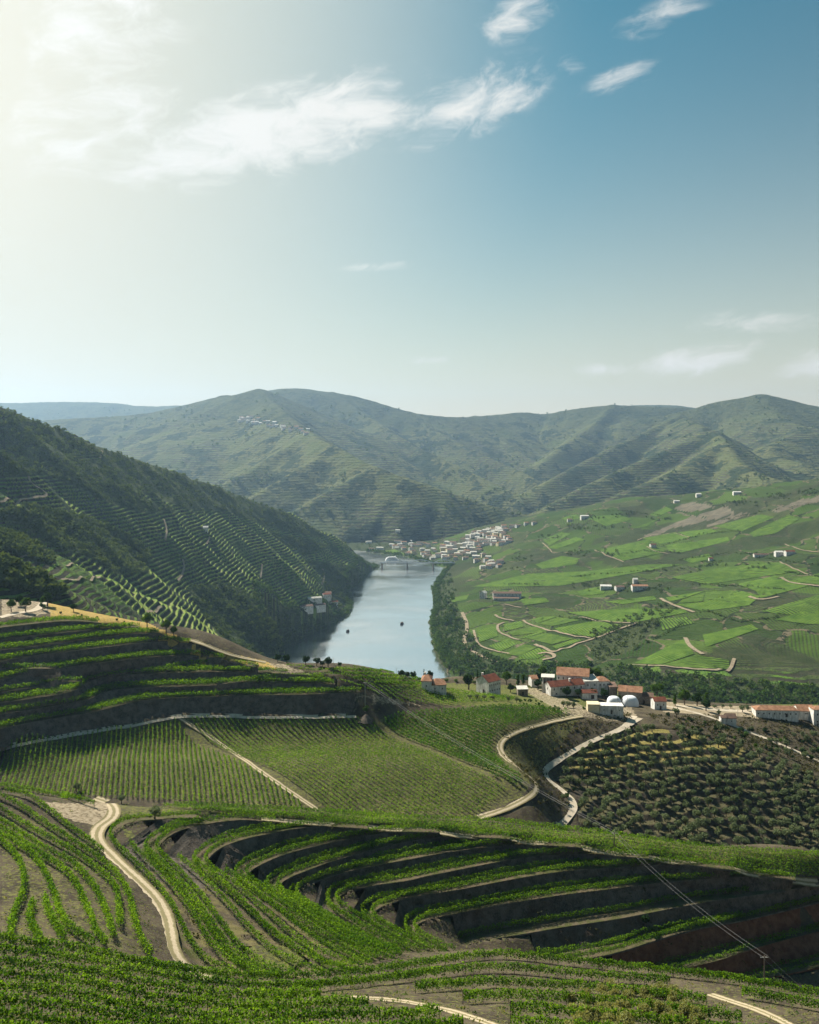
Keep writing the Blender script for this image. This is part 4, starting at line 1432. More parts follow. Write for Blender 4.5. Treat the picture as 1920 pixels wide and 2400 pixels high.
def clip_view(l, margin=60):
    u = CX + F * l[:, 0] / l[:, 1]; v = V0 + (EYE - l[:, 2]) / l[:, 1] * F
    ok = (u > -margin) & (u < 1725 + margin) & (v < 2156 + margin)
    return np.where(ok[:, None], l, np.nan)


LAST_OUT = {7: None}
for line, i, which, st in ROWLINES:
    if st == 'bowl':
        if i == 9 and which == 'outer':
            continue                                  # the track runs on this edge; its row stands inside
        parts = split_nan(clip_view(line))
        for k, ln in enumerate(parts):
            seg = '' if len(parts) == 1 else (', right stretch' if k == 0 else ', left stretch' if k == 1 else f', stretch {k + 1}')
            young = i >= 11
            vine_row(ln, 24 if young else 50, .28, 1.5 if young else 1.95, M_VINE, width=.36,
                     label=f'{which} vine row of the {ORD[i]} curved dark terrace{seg}', cat='vine row',
                     group='vine rows of the terraced amphitheatre')
    else:
        parts = split_nan(clip_view(line), 6)
        for k, ln in enumerate(parts):
            seg = '' if len(parts) == 1 else (', left stretch' if k == 0 else ', right stretch' if k == 1 else f', stretch {k + 1}')
            vine_row(ln, 24, .44, 2.3, M_VINE, width=.62,
                     label=f'{which} vine row on the {ORD[i]} terrace of the dark left hill{seg}', cat='vine row',
                     group='vine rows of the left hill terraces')

for ln, i, t_ in LOWER:
    parts = split_nan(clip_view(ln), 5)
    for k, g in enumerate(parts):
        vine_row(g, 46, .29, 1.9, M_VINE, width=.42, label=f'{"upper" if t_ < .6 else "lower"} slope vine row between {ORD[i]} and {ORD[i + 1]} curved terraces', cat='vine row', group='vine rows of the curved slope')
for k, ln in enumerate(LEDGE):
    vine_row(ln, 24, .44, 2.2, M_VINE, width=.6, label=['short forked vine row left of the middle of the dark hill', 'short vine row at the left edge of the dark hill', 'short forked vine row at the right foot of the dark hill', 'short upper forked vine row right on the dark hill'][k], cat='vine row', group='vine rows of the left hill terraces')

SPUR = [
 [(0,80),(100,95),(200,115),(300,135),(398,165)],
 [(30,107),(125,130),(200,185),(280,250),(350,305),(400,340),(435,372)],
 [(-40,115),(0,130),(75,165),(150,220),(225,270),(300,320),(375,370),(440,415),(500,475),(530,520),(548,560),(560,620),(575,690),(600,755),(640,810)],
 [(-40,165),(0,185),(75,235),(165,290),(260,340),(350,395),(425,455),(480,505),(498,560),(502,640),(506,685)],
 [(-40,212),(0,235),(75,285),(150,330),(225,380),(300,410),(360,470),(400,520),(420,560),(445,615),(462,670),(480,735)],
 [(-40,250),(0,270),(65,310),(125,350),(190,395),(250,430),(300,475),(330,520),(345,560),(370,615),(390,665),(402,712),(450,765)],
 [(-40,278),(0,297),(70,335),(135,375),(165,415),(200,475),(220,530),(236,570),(250,630),(280,680),(325,718),(400,765)],
 [(-40,300),(0,320),(40,355),(75,395),(95,435),(102,480),(100,530),(88,575),(65,615),(45,680),(45,740)],
 [(190,560),(200,620),(228,675),(275,745)],
 [(140,585),(120,640),(138,700),(180,760)],
]
for k, c in enumerate(SPUR):
    nm = ['short bright vine row by the track junction on the left', 'vine row ending at the pale track bend on the left spur'] + \
         [f'{ORD[j]} long vine row left of the winding track, counted from the track' for j in range(1, 7)] + \
         ['short vine row beside the grassy strip at the lower left', 'short curved vine row at the foot of the grassy strip']
    ln = castline(fx(c), ymin=110)
    vr = vine_row(ln, 60, .29, 2.0, M_VINE, width=.45, label=nm[k].replace('topmost', 'first'), cat='vine row', group='vine rows on the left spur')
    posts(vr, ln, 6.5, 2.5)

TOPB = fx([(-60,735),(0,745),(210,770),(420,805),(560,845),(700,870),(860,895),(1100,905),(1300,895),(1500,880),(1700,860),(1900,828),(2100,806),(2300,822),(2587,848),(2900,890),(3200,935),(3520,990)])
BOTB = fx([(-60,1330),(0,1340),(210,1350),(420,1370),(560,1385),(700,1395),(860,1405),(1100,1415),(1300,1420),(1500,1425),(1700,1430),(1900,1435),(2100,1440),(2300,1450),(2587,1465),(2900,1485),(3200,1505),(3520,1540)])
NB = 11
for k in range(NB):
    a = (k / (NB - 1)) ** 1.08
    c = [((p[0] * (1 - a) + q[0] * a), (p[1] * (1 - a) + q[1] * a) + 3 * math.sin(p[0] / 90 + k)) for p, q in zip(TOPB, BOTB)]
    ln = castline(c, 1, ymin=90)
    U = CX + F * ln[:, 0] / ln[:, 1]; V = V0 + (EYE - ln[:, 2]) / ln[:, 1] * F
    holes = inpoly(U, V, fx([(1400,945),(1725,955),(1900,985),(2100,1060),(2180,1160),(2000,1130),(1800,1040),(1480,1000)])) | \
        inpoly(U, V, fx([(2960,930),(3100,965),(3300,1040),(3450,1140),(3300,1140),(3150,1040),(2960,985)]))
    parts = split_nan(clip_view(np.where(holes[:, None], np.nan, ln), 50), 3)
    for j, q in enumerate(parts):
        seg = '' if len(parts) == 1 else (', left part' if j == 0 else ', middle part' if j < len(parts) - 1 else ', right part')
        if len(parts) > 3 and 0 < j < len(parts) - 1:
            seg = f', {ORD[j]} part from the left'
        vr = vine_row(q, 84, .30, 2.2, M_VINE, width=.42,
                 label=f'{ORD[k].replace("topmost", "farthest")} long vine row across the foreground slope{seg}', cat='vine row', group='foreground vine rows')
        posts(vr, q, 6.0, 2.7)

CT = [(250,1692),(430,1700),(681,1712),(862,1725),(987,1728),(1062,1733),(1162,1744),(1294,1760),(1394,1775),(1519,1790),(1640,1797),(1780,1806)]
CB = [(470,1712),(681,1729),(862,1741),(987,1752),(1062,1760),(1162,1771),(1294,1789),(1394,1806),(1519,1827),(1600,1837),(1680,1845),(1780,1852)]
CTr = resample(CT, 30); CBr = resample(CB, 30)
nn = min(len(CTr), len(CBr)); CTr = CTr[np.linspace(0, len(CTr) - 1, nn).astype(int)]; CBr = CBr[np.linspace(0, len(CBr) - 1, nn).astype(int)]
for k in range(8):
    a = k / 7
    ln = castline(CTr * (1 - a) + CBr * a, 1, ymin=215)
    ln = ln[ln[:, 1] < 345]
    if len(ln) < 4:
        continue
    vine_row(ln, 30 if k < 2 else 15, .30, 1.6 if k < 2 else 1.3, M_VINE if k < 2 else M_VINE_Y, width=.4, 
             label=f'{ORD[k].replace("topmost", "farthest")} vine row along the crest above the dark amphitheatre', cat='vine row', group='vine rows on the crest')


def field(poly, p0, p1, spacing, dens, leaf, h, mat, label, group, frm, width=.25, gap=.15, ymin=330):
    a = cast(*p0, ymin=ymin); b = cast(*p1, ymin=ymin)
    d = (b - a)[:2]; d /= np.linalg.norm(d); nr = np.array([-d[1], d[0]])
    C = np.array([cast(*p, ymin=ymin)[:2] for p in poly])
    s0, s1 = (C @ nr).min(), (C @ nr).max(); t0, t1 = (C @ d).min(), (C @ d).max()
    cnt = 0
    for s_ in np.arange(s0, s1, spacing):
        t = np.arange(t0, t1, 1.2)
        xy = nr * s_ + d * t[:, None]
        xy += (nr * (.25 * perlin(t / 20, np.full(len(t), s_), 600))[:, None])
        ok = inpoly(xy[:, 0], xy[:, 1], [tuple(c) for c in C])
        z = bil(xy[:, 0], xy[:, 1])
        ln = np.where(ok[:, None], np.column_stack([xy, z]), np.nan)
        for q in split_nan(clip_view(ln, 20), 4):
            cnt += 1
            vine_row(q, dens, leaf, h, mat, width=width, gap=gap, shoots=.2, label=f'{ordinal(cnt)} row from {frm} of the {label}', cat='vine row', group=group)
    return cnt


field([(-40,1592),(0,1581),(140,1553),(275,1533),(372,1513),(655,1705),(430,1694),(230,1682),(0,1666),(-40,1662)], (250,1680), (262,1545), 2.1, 13, .38, 1.4, M_VINE_Y,
      'young vines left of the straight path', 'rows of the left field', 'the path', gap=0)
field([(392,1511),(440,1510),(640,1514),(745,1511),(795,1525),(1072,1668),(1010,1715),(860,1721),(690,1712)], (380,1510), (680,1712), 2.1, 11, .38, 1.35, M_VINE_Y,
      'young vines in the field right of the straight path', 'rows of the middle field', 'below', gap=0)
field([(803,1517),(830,1502),(1000,1492),(1120,1489),(1222,1500),(1150,1514),(1068,1538),(1038,1560),(1040,1588),(1072,1620),(1106,1648),(1085,1668)], (803,1520), (1085,1668), 2.4, 18, .44, 1.75, M_VINE_D,
      'dense dark vines below the white farm', 'rows of the dense field', 'below', width=.42, gap=0)
field([(590,1402),(700,1409),(880,1438),(1090,1470),(1080,1479),(950,1486),(860,1482),(780,1466),(660,1424)], (600,1405), (860,1480), 3.0, 10, .42, 1.4, M_VINE_Y,
      'thin vines on the shoulder right of the dark hill', 'rows on the shoulder', 'below', gap=0, ymin=430)
for k, (a, b) in enumerate([((700,1412),(860,1418)), ((720,1420),(880,1428)), ((745,1430),(890,1434)), ((790,1440),(900,1444))]):
    vine_row(castline([a, b], 2, ymin=430), 20, .45, 1.6, M_VINE, label=f'{ORD[k]} short dark vine row near the river edge of the shoulder', cat='vine row', group='short rows on the shoulder')


# ---------------------------------------------------------------- trees
def trunk_mesh(h, r, limbs, spread, seed):
    rd = random.Random(seed); mb = MB()
    bend = (rd.uniform(-.1, .1) * h, rd.uniform(-.1, .1) * h)
    top = (bend[0], bend[1], h)
    mb.tube([(0, 0, -.4), (bend[0] * .3, bend[1] * .3, h * .5), top], [r * 1.25, r * .9, r * .7], 6)
    tips = []
    for k in range(limbs):
        a = 2 * math.pi * k / limbs + rd.uniform(-.5, .5)
        l = spread * rd.uniform(.6, 1.0)
        e = (top[0] + math.cos(a) * l, top[1] + math.sin(a) * l, h + spread * rd.uniform(.5, 1.1))
        mb.tube([top, ((top[0] + e[0]) / 2 + rd.uniform(-.1, .1), (top[1] + e[1]) / 2, (top[2] + e[2]) / 2 + .1 * spread), e], [r * .6, r * .4, r * .2], 5)
    return mb.mesh('trunk', M_BARK)


def crown_mesh(cx, rx, rz, nl, leaf, mat, seed, clumps=9, shape='round'):
    r = np.random.default_rng(seed)
    pts = []
    for k in range(clumps):
        v = r.normal(size=3); v /= np.linalg.norm(v)
        if shape == 'cone':
            zt = r.uniform(-1, 1); rr = (1 - (zt + 1) / 2) * .8 + .12
            c = np.array([v[0] * rx * rr * .7, v[1] * rx * rr * .7, zt * rz * .85]); s = rx * (.30 + .3 * rr)
        else:
            c = v * np.array([rx, rx, rz]) * r.uniform(.35, .72); s = rx * r.uniform(.34, .52)
        m = int(nl / clumps)
        q = r.normal(size=(m, 3)); q /= np.linalg.norm(q, axis=1, keepdims=True)
        q *= (r.uniform(.45, 1.0, m) ** .5)[:, None] * s
        q[:, 2] *= .8
        pts.append(c + q)
    P = np.concatenate(pts); P[:, 2] += cx
    v, f = leaf_quads(P, leaf * r.uniform(.6, 1.4, len(P)), .2)
    return mesh_np('crown', v, f, [mat])


def make_kind(n, h, r, limbs, spread, cz, rx, rz, nl, leaf, mat, seed, clumps=9, shape='round'):
    return [(trunk_mesh(h, r, limbs, spread, seed + k), crown_mesh(cz, rx * (1 + .1 * (k % 3 - 1)), rz * (1 + .12 * ((k + 1) % 3 - 1)), nl, leaf, mat, seed + 50 + k, clumps, shape)) for k in range(n)]


K_OLIVE = make_kind(5, 1.1, .22, 4, .9, 2.5, 1.75, 1.35, 620, .30, M_OLIVE, 10, 10)
K_ROUND = make_kind(3, 2.2, .26, 5, 1.6, 4.6, 2.6, 2.4, 1300, .42, M_TREE, 30, 13)
K_DARK = make_kind(3, 2.0, .3, 5, 1.6, 4.2, 2.7, 2.2, 1300, .42, M_DARKTREE, 40, 13)
K_CONE = make_kind(2, 1.5, .2, 3, .8, 4.4, 1.7, 3.3, 1000, .40, M_TREE, 50, 16, 'cone')
K_CYP = make_kind(2, 1.0, .15, 2, .3, 4.6, .9, 4.2, 800, .36, M_DARKTREE, 60, 16, 'cone')
K_BUSH = make_kind(3, .5, .12, 4, .5, 1.1, 1.25, .9, 420, .30, M_TREE, 70, 8)
K_DBUSH = make_kind(3, .5, .12, 4, .5, 1.1, 1.25, .9, 420, .30, M_DARKTREE, 80, 8)
K_REED = make_kind(4, .5, .1, 5, .7, 1.35, 1.5, 1.25, 900, .22, M_REED, 90, 12)


def tree(kind, loc, s, name, label, cat, group=None, sz=1.0):
    t, c = random.choice(kind)
    e = empty(name, tuple(loc), random.uniform(0, 6.28), label, cat, group)
    e.scale = (s, s, s * sz)
    link('trunk', t, e); link('crown', c, e)
    return e


# olive grove: trees along the treads
cand = np.argwhere((np.abs(ofr - .32) < .05) & (om > .75))
rng.shuffle(cand)
ol = []
cell = {}
for j, i in cand:
    x, y = OX[j, i], OY[j, i]
    kx, ky = int(x // 3), int(y // 3)
    if any((x - a) ** 2 + ((y - b) * 1.0) ** 2 < 4.1 ** 2 for dx_ in (-2, -1, 0, 1, 2) for dy_ in (-2, -1, 0, 1, 2) for a, b in cell.get((kx + dx_, ky + dy_), ())):
        continue
    cell.setdefault((kx, ky), []).append((x, y)); ol.append((x, y, OZ[j, i]))
ol = [o for o in ol if abs(o[0] / o[1]) < .475]
ol.sort(key=lambda p: p[1])
lvl = {}
for k, (x, y, z) in enumerate(ol[:300]):
    j, i = int(round((y - oy[0]) / .85)), int(round((x - ox[0]) / .85))
    lvl.setdefault(int(ofl[j, i]), []).append((x, y, z))
top_l = max(lvl)
for lv, tr_ in sorted(lvl.items(), reverse=True):
  tr_.sort()
  for k, (x, y, z) in enumerate(tr_):
    tree(K_OLIVE, (x, y, z - .1), random.uniform(1.05, 1.5), 'olive_tree', f'olive tree on the {ordinal(top_l - lv + 1)} step from the top of the grove, {ordinal(k + 1)} from left', 'olive tree', 'olive trees of the stepped grove', random.uniform(.85, 1.15))


def blob_mesh(name, pts, size, mat, per=26, leaf=.42, flatz=.8):
    """many small far trees as one leafy mass: clumps of leaf faces"""
    P = np.asarray(pts, float); n = len(P)
    q = rng.normal(size=(n, per, 3)); q /= np.linalg.norm(q, axis=2, keepdims=True)
    q *= rng.uniform(.55, 1.0, (n, per, 1)); q[..., 2] *= flatz
    sz = np.asarray(size, float)[:, None]
    c = P[:, None, :] + q * sz[..., None]
    c[..., 2] += sz * .75
    v, f = leaf_quads(c.reshape(-1, 3), (np.repeat(sz, per, 1) * leaf * 1.5 * rng.uniform(.7, 1.3, (n, per))).ravel(), .3, 1.2)
    return mesh_np(name, v, f, [mat])


if len(ol) > 300:
    rest_ = ol[300:]
    link('olive_trees', blob_mesh('olives', [(x, y, z + .6) for x, y, z in rest_], np.full(len(rest_), 1.7), M_OLIVE, 90, .17), kind='stuff', label='remaining far olive trees at the top of the stepped grove')

PT = lambda u, v, **k: cast(u, v, **k)
# trees on the left hill's crest
for u, v, s, kd, lb in [(24,1288,1.05,K_ROUND,'bright leafy tree beside the pale road at the far left'), (54,1288,1.2,K_ROUND,'larger bright leafy tree inside the road bend at the left'),
                    (90,1284,1.05,K_CONE,'pointed light green tree right of the road bend'), (100,1276,1.3,K_DARK,'dark tree behind the pointed light green tree'),
                    (42,1276,1.0,K_DARK,'dark tree between the two bright roadside trees'), (155,1288,.8,K_DARK,'small spreading tree on the dry yellow slope'),
                    (172,1296,.55,K_DBUSH,'lone shrub low on the dry yellow slope'), (205,1300,.6,K_DBUSH,'shrub on the dry slope, below the spreading tree'),
                    (246,1306,.62,K_DBUSH,'dark shrub in the middle of the dry yellow slope'), (262,1310,.5,K_DBUSH,'small shrub right of the middle of the dry slope'),
                    (272,1316,.7,K_DBUSH,'low shrub near the right end of the dry slope'), (128,1292,.7,K_DBUSH,'dark bush at the left end of the dry slope'),
                    (310,1322,1.25,K_ROUND,'round green tree at the right end of the dry slope'), (327,1328,.55,K_BUSH,'small bush between the two round trees on the slope'),
                    (350,1334,1.15,K_ROUND,'round green tree above the ends of the upper terraces'), (366,1340,.9,K_ROUND,'last round tree before the shoulder drops away')]:
    p = PT(u, v, ymin=440, only='n')
    tree(kd, p - (0, 0, .2), s, 'tree' if kd not in (K_BUSH, K_DBUSH) else 'shrub', lb, 'tree' if kd not in (K_BUSH, K_DBUSH) else 'shrub')
for k, (u, v, s) in enumerate([(585,1391,.75),(604,1393,.8),(644,1397,.85),(667,1400,.85),(679,1401,.6),(691,1402,.95),(715,1402,.5)]):
    p = PT(u, v + 3, ymin=440, only='n')
    tree(K_DARK, p - (0, 0, .2), s, 'tree', f'{ORD[k].replace("topmost", "first")} dark round tree from the left on the ridge before the river', 'tree', 'round trees on the river ridge')
# trees round the farm
FARM = [(987,1452,1.7,K_DARK,'big dark tree between the orange-roofed and white houses'), (905,1430,1.0,K_DARK,'dark tree behind the orange-roofed cottages'),
        (1067,1442,1.35,K_ROUND,'round green tree behind the white farmhouse'), (1090,1445,1.1,K_CONE,'pointed green tree right of the white farmhouse'), (1102,1442,1.0,K_CONE,'second pointed green tree right of the white farmhouse'),
        (1075,1458,.95,K_DARK,'dark tree in the yard beside the small stone shed'), (1133,1452,1.15,K_DARK,'dark tree at the left end of the long red-roofed wing'), (1134,1436,1.1,K_DARK,'dark tree beside the small orange house'),
        (1143,1428,1.3,K_ROUND,'green tree behind the columned porch'), (1178,1425,1.2,K_ROUND,'green tree behind the big orange roof, left one'), (1236,1436,1.6,K_ROUND,'tall green tree behind the big orange roof'), (1256,1438,1.55,K_ROUND,'tall green tree right of the big orange roof'),
        (1194,1470,1.2,K_DARK,'dark tree against the long red-roofed wing'), (1218,1470,1.05,K_DARK,'dark tree by the right end of the red-roofed wing'), (1248,1471,1.15,K_DARK,'dark tree in front of the low lean-to'), (1272,1472,1.15,K_DARK,'dark tree left of the white domed tents'),
        (1302,1482,1.0,K_DARK,'dark bush-like tree between the two white domed tents'), (1384,1470,1.5,K_ROUND,'green tree behind the small houses at the road'),
        (1422,1486,1.1,K_CONE,'pointed tree beside the start of the pale road'), (1442,1484,1.5,K_ROUND,'broad green tree above the pale road'), (1468,1486,1.3,K_DARK,'dark umbrella tree above the pale road'), (1488,1484,1.15,K_CONE,'light pointed tree right of the umbrella tree'), (1487,1497,1.2,K_DARK,'dark round tree at the edge of the pale road'),
        (1505,1492,.8,K_OLIVE,'first olive tree of the row along the pale yard'), (1522,1492,.85,K_OLIVE,'second olive tree of the row along the pale yard'), (1539,1492,.8,K_OLIVE,'third olive tree of the row along the pale yard'),
        (1564,1500,1.3,K_OLIVE,'large olive tree left of the long white building'), (1575,1497,1.1,K_OLIVE,'olive tree touching the long white building'), (1514,1506,.9,K_OLIVE,'olive tree beside the small white hut'),
        (1622,1506,1.05,K_OLIVE,'olive tree in front of the long white building'), (1652,1508,1.0,K_OLIVE,'olive tree before the right half of the long white building'), (1678,1510,1.1,K_OLIVE,'olive tree at the right end of the long white building'), (1656,1516,.9,K_OLIVE,'olive tree on the bank below the long white building'),
        (1622,1568,1.1,K_OLIVE,'grey olive tree beside the descending road'), (1656,1574,1.35,K_OLIVE,'broad olive tree over the descending road'), (1698,1595,1.1,K_OLIVE,'olive tree at the lower end of the descending road'),
        (1187,1488,1.0,K_OLIVE,'olive tree above the dense dark green field, left one'), (1196,1490,1.15,K_OLIVE,'olive tree above the dense dark green field, middle one'), (1208,1491,1.0,K_OLIVE,'olive tree above the dense dark green field, right one'), (1229,1494,.95,K_BUSH,'green bush left of the low cream building')]
for u, v, s, kd, lb in FARM:
    p = PT(u, v, ymin=430, only='n')
    tree(kd, p - (0, 0, .25), s, 'tree' if kd is not K_OLIVE else 'olive_tree', lb, 'tree' if kd is not K_OLIVE else 'olive tree')
for k, (u, v) in enumerate([(990,1473),(1004,1473),(1020,1474),(1038,1475),(1070,1478),(1088,1480)]):
    tree(K_OLIVE, PT(u, v, ymin=430, only='n'), .85, 'olive_tree', f'{ORD[k].replace("topmost", "first")} small olive tree from the left along the wall top below the white farmhouse', 'olive tree', 'olive trees on the wall top')
for k in range(26):
    u = random.uniform(1090, 1215); v = 1462 + (u - 1090) * .22 + random.uniform(6, 20)
    if 1090 < u < 1215 and not (1180 < u < 1212 and v > 1484):
        tree(K_BUSH, PT(u, v, ymin=430, only='n'), random.uniform(.5, .95), 'garden_bush', f'{ordinal(k + 1)} green garden bush on the slope below the red-roofed wing', 'bush', 'garden bushes below the farm')
for k, (u, v) in enumerate([(845,1428),(857,1430),(871,1430),(1000,1440),(940,1436),(960,1437)]):
    tree(K_DARK if k < 3 else K_BUSH, PT(u, v, ymin=430, only='n'), .75 if k < 3 else 1.2, 'tree', f'{ORD[k].replace("topmost", "first")} small tree from the left along the track behind the cottages', 'tree', 'trees behind the cottages')
for k, (u, v) in enumerate([(1006,1430),(1020,1432),(893,1428)]):
    tree(K_CYP, PT(u, v, ymin=430, only='n'), .75, 'cypress', ['thin dark cypress left of the white farmhouse', 'thin dark cypress touching the white farmhouse', 'thin dark cypress behind the cottages'][k], 'cypress')
tree(K_BUSH, cast(772, 1500, ymin=380, only='n') + (0, 0, .5), 1.5, 'bush', 'round bush growing on the earth mound beside the power pole', 'bush')
for k, (p_, s) in enumerate([((322,100), 1.05), ((512,150), 1.0), ((652,212), 1.15)]):
    q = cast(*FX(p_), ymin=200, only='n')
    tree(K_OLIVE, q, s, 'olive_tree', ['small dark olive tree standing alone above the track junction', 'olive tree right of the track junction', 'olive tree on the crest before the dark terraces'][k], 'olive tree')
# brush along the lower road and the bank
for k in range(34):
    t = k / 33
    u = 1345 - 175 * t + random.uniform(-8, 12); v = 1535 + 150 * t ** 1.3 + random.uniform(-4, 8)
    if u < 1225:
        u += 18
    tree(random.choice([K_BUSH, K_DBUSH, K_OLIVE]), PT(u, v, ymin=380, only='n'), random.uniform(.6, 1.15), 'shrub', f'leafy shrub along the lower pale road, {ordinal(k + 1)} from its upper end', 'shrub', 'shrubs along the lower road')
# scrub on the slope between the grove and the right-hand buildings
for k in range(84):
    u = random.uniform(1400, 1725); v = random.uniform(1512, 1560) + (u - 1440) * .16
    tree(random.choice([K_DBUSH, K_DBUSH, K_OLIVE, K_BUSH]), PT(u, v, ymin=470, only='n'), random.uniform(.6, 1.5), 'shrub', f'{ordinal(k + 1)} shrub scattered on the dark slope above the olive grove', 'shrub', 'shrubs above the olive grove')
# pale bush in the right foreground
for k in range(110):
    p_ = (random.uniform(2380, 2960), random.uniform(900, 1180))
    if p_[1] < 900 + abs(p_[0] - 2650) * .35:
        continue
    tree(K_REED, cast(*FX(p_), ymin=100, only='n'), random.uniform(.6, 1.15), 'pale_bush', f'{ordinal(k + 1)} pale olive-coloured bush of the thicket at the bottom right', 'bush', 'pale thicket bushes')
tree(K_DBUSH, cast(*FX((2720, 640)), ymin=180) + (0, 0, -1.2), 1.3, 'bush', 'lone dark bush hanging below the pale terrace track', 'bush')

# woods on the valley sides
wp, wsz, sp_, ssz = [], [], [], []


def scatter(poly, n, ymin, smin, smax, dst, dsz, only='m', tries=4):
    xs = [p[0] for p in poly]; ys = [p[1] for p in poly]
    k = 0; t = 0
    while k < n and t < n * tries:
        t += 1
        u = random.uniform(max(min(xs), -60), min(max(xs), 1785)); v = random.uniform(min(ys), max(ys))
        if not inpoly(np.array([u]), np.array([v]), poly)[0]:
            continue
        p = cast(u, v, ymin=ymin, only=only)
        if p[2] < 1.0 or not HIT[0]:
            continue
        dst.append(p); dsz.append(random.uniform(smin, smax)); k += 1


for p_, n in zip(WOODS, (1500, 420, 800, 300, 220, 800, 150, 300, 10, 10, 150, 90)):
    scatter(p_, n, 560, 2.2, 4.6, wp, wsz)
scatter([(-60,860),(0,850),(200,940),(400,1005),(600,1077),(700,1130),(690,1140),(590,1090),(390,1020),(190,955),(0,870)], 320, 1200, 2.4, 4.5, wp, wsz)
scatter(WOODS[8], 520, 1200, 3.0, 6.5, sp_, ssz)
scatter(WOODS[9], 520, 1000, 2.6, 5.8, sp_, ssz)
for shore in (l_sh[2:15], r_sh[2:14]):
    for q in resample(shore, 7):
        for r_ in range(2):
            off = random.uniform(1, 16) * (-1 if shore is not None and np.isclose(shore[0, 0], l_sh[2, 0]) else 1)
            x, y = q[0] + off, q[1] + random.uniform(-6, 6)
            sp_.append((x, y, max(mid_z(x, y), .3))); ssz.append(random.uniform(2.6, 5.6))
link('woodland', blob_mesh('woods', wp, wsz, M_WOOD, 24, .42), kind='stuff', label='scrubby dark woodland covering the left valley side')
link('riverside_trees', blob_mesh('shore', sp_, ssz, M_SHORE, 36, .34), kind='stuff', label='dense green trees crowding both river banks and the side valley')
# trees and hedges among the right-hand fields
hp, hs = [], []
HEDGES = [[(1290,1170),(1360,1160),(1430,1165)], [(1395,1150),(1480,1125),(1560,1118)], [(1430,1180),(1530,1165),(1640,1168)], [(1200,1215),(1330,1205),(1420,1200)], [(1460,1230),(1560,1235),(1650,1242)],
          [(1330,1370),(1420,1325),(1475,1290)], [(1180,1300),(1260,1310)], [(1060,1230),(1140,1232)], [(1260,1240),(1330,1246),(1390,1235)], [(1480,1285),(1560,1310),(1640,1300)],
          [(1520,1095),(1620,1075),(1725,1060)], [(1390,1085),(1300,1075),(1240,1078)], [(1600,1175),(1725,1190)], [(1010,1205),(1090,1196)], [(1655,1205),(1725,1215)]]
for h_ in HEDGES:
    for q in resample(h_, 5):
        if random.random() < .8:
            p = cast(q[0] + random.uniform(-2, 2), q[1] + random.uniform(-1.2, 1.2), ymin=1150, only='m')
            hp.append(p); hs.append(random.uniform(1.6, 3.2))
for u, v, n in [(1210,1165,26),(1100,1178,18),(1240,1230,16),(1345,1235,20),(1240,1090,26),(1310,1085,20),(1375,1240,10),(1230,1235,12),(1500,1190,20),(1450,1200,14),(1560,1060,30),(1640,1045,34),(1700,1035,30),(1590,1195,14),(1400,1095,14),(1160,1132,20),(1215,1110,26),(1270,1110,20),(1275,1165,14)]:
    for _ in range(n):
        hp.append(cast(u + random.gauss(0, 16), v + random.gauss(0, 4), ymin=1150, only='m')); hs.append(random.uniform(1.8, 4.2))
link('hedgerow_trees', blob_mesh('hedges', hp, hs, M_WOOD, 26, .4), kind='stuff', label='dark hedges and tree clumps between the green fields across the river')
fp, fsz = [], []
for _ in range(2600):
    u = random.uniform(60, 1725); v = random.uniform(830, 1085)
    p = cast(u, v, ymin=3400, only='f')
    if HIT[0] and p[1] > 3400 and perlin(np.array([p[0] / 320]), np.array([p[1] / 320]), 777)[0] > .06:
        fp.append(p); fsz.append(random.uniform(5, 10))
link('mountain_woods', blob_mesh('mwoods', fp, fsz, M_WOOD, 10, .6), kind='stuff', label='patches of dark woodland on the hazy mountainsides')

# weeds and low scrub on open ground and on the banks
def tufts(pts, smin, smax, per, mat, name, label):
    P = np.asarray(pts, float)
    P = P[(np.abs(P[:, 0] / P[:, 1]) < .49)]
    n = len(P)
    sz = rng.uniform(smin, smax, n) * (.6 + .8 * rng.uniform(size=n) ** 3)
    c = P[:, None, :] + rng.normal(size=(n, per, 3)) * (sz[:, None, None] * np.array([.6, .6, .25]))
    c[..., 2] += sz[:, None] * .3
    v, f = leaf_quads(c.reshape(-1, 3), np.repeat(sz, per) * rng.uniform(.35, .8, n * per), .2, 1.6)
    link(name, mesh_np(name, v, f, [mat]), kind='stuff', label=label)


bp = np.concatenate(BANKPTS); bp = bp[~np.isnan(bp[:, 0])]
bp = bp[perlin(bp[:, 0] / 7, bp[:, 1] / 7, 901) > .05]
bp = bp[rng.permutation(len(bp))[:3600]] + rng.normal(size=(min(3600, len(bp)), 3)) * .3
tufts(bp, .35, .9, 7, M_BUSHDRY, 'bank_weeds', 'dry weeds and low scrub dotted over the dark terrace banks')
wx_ = rng.uniform(-.48, .48, 42000); wy_ = np.exp(rng.uniform(math.log(95), math.log(330), 42000))
wz_ = bil(wx_ * wy_, wy_)
wu, wv_ = CX + F * wx_, V0 + (EYE - wz_) / wy_ * F
okw = (wv_ < 2190) & (perlin(wx_ * wy_ / 5, wy_ / 5, 902) > -.05)
fs_ = np.clip(np.round((wx_ - gs[0]) / (gs[1] - gs[0])), 0, NS - 1).astype(int); fy_ = np.clip(np.round(np.log(wy_ / gy[0]) / math.log(gy[1] / gy[0])), 0, NY - 1).astype(int)
okw &= LOW[fy_, fs_] < .2
for poly in (fx([(370,100),(500,120),(510,190),(450,240),(430,290),(700,560),(740,700),(800,830),(930,920),(780,900),(690,800),(660,620),(380,330),(380,260),(300,240)]),):
    okw &= ~inpoly(wu, wv_, poly)
wp_ = np.stack([wx_ * wy_, wy_, wz_], 1)[okw][:15000]
tufts(wp_[: len(wp_) // 2],   .18, .5, 4, M_REED, 'dry_grass_tufts', 'dry grass tufts between the near vine rows')
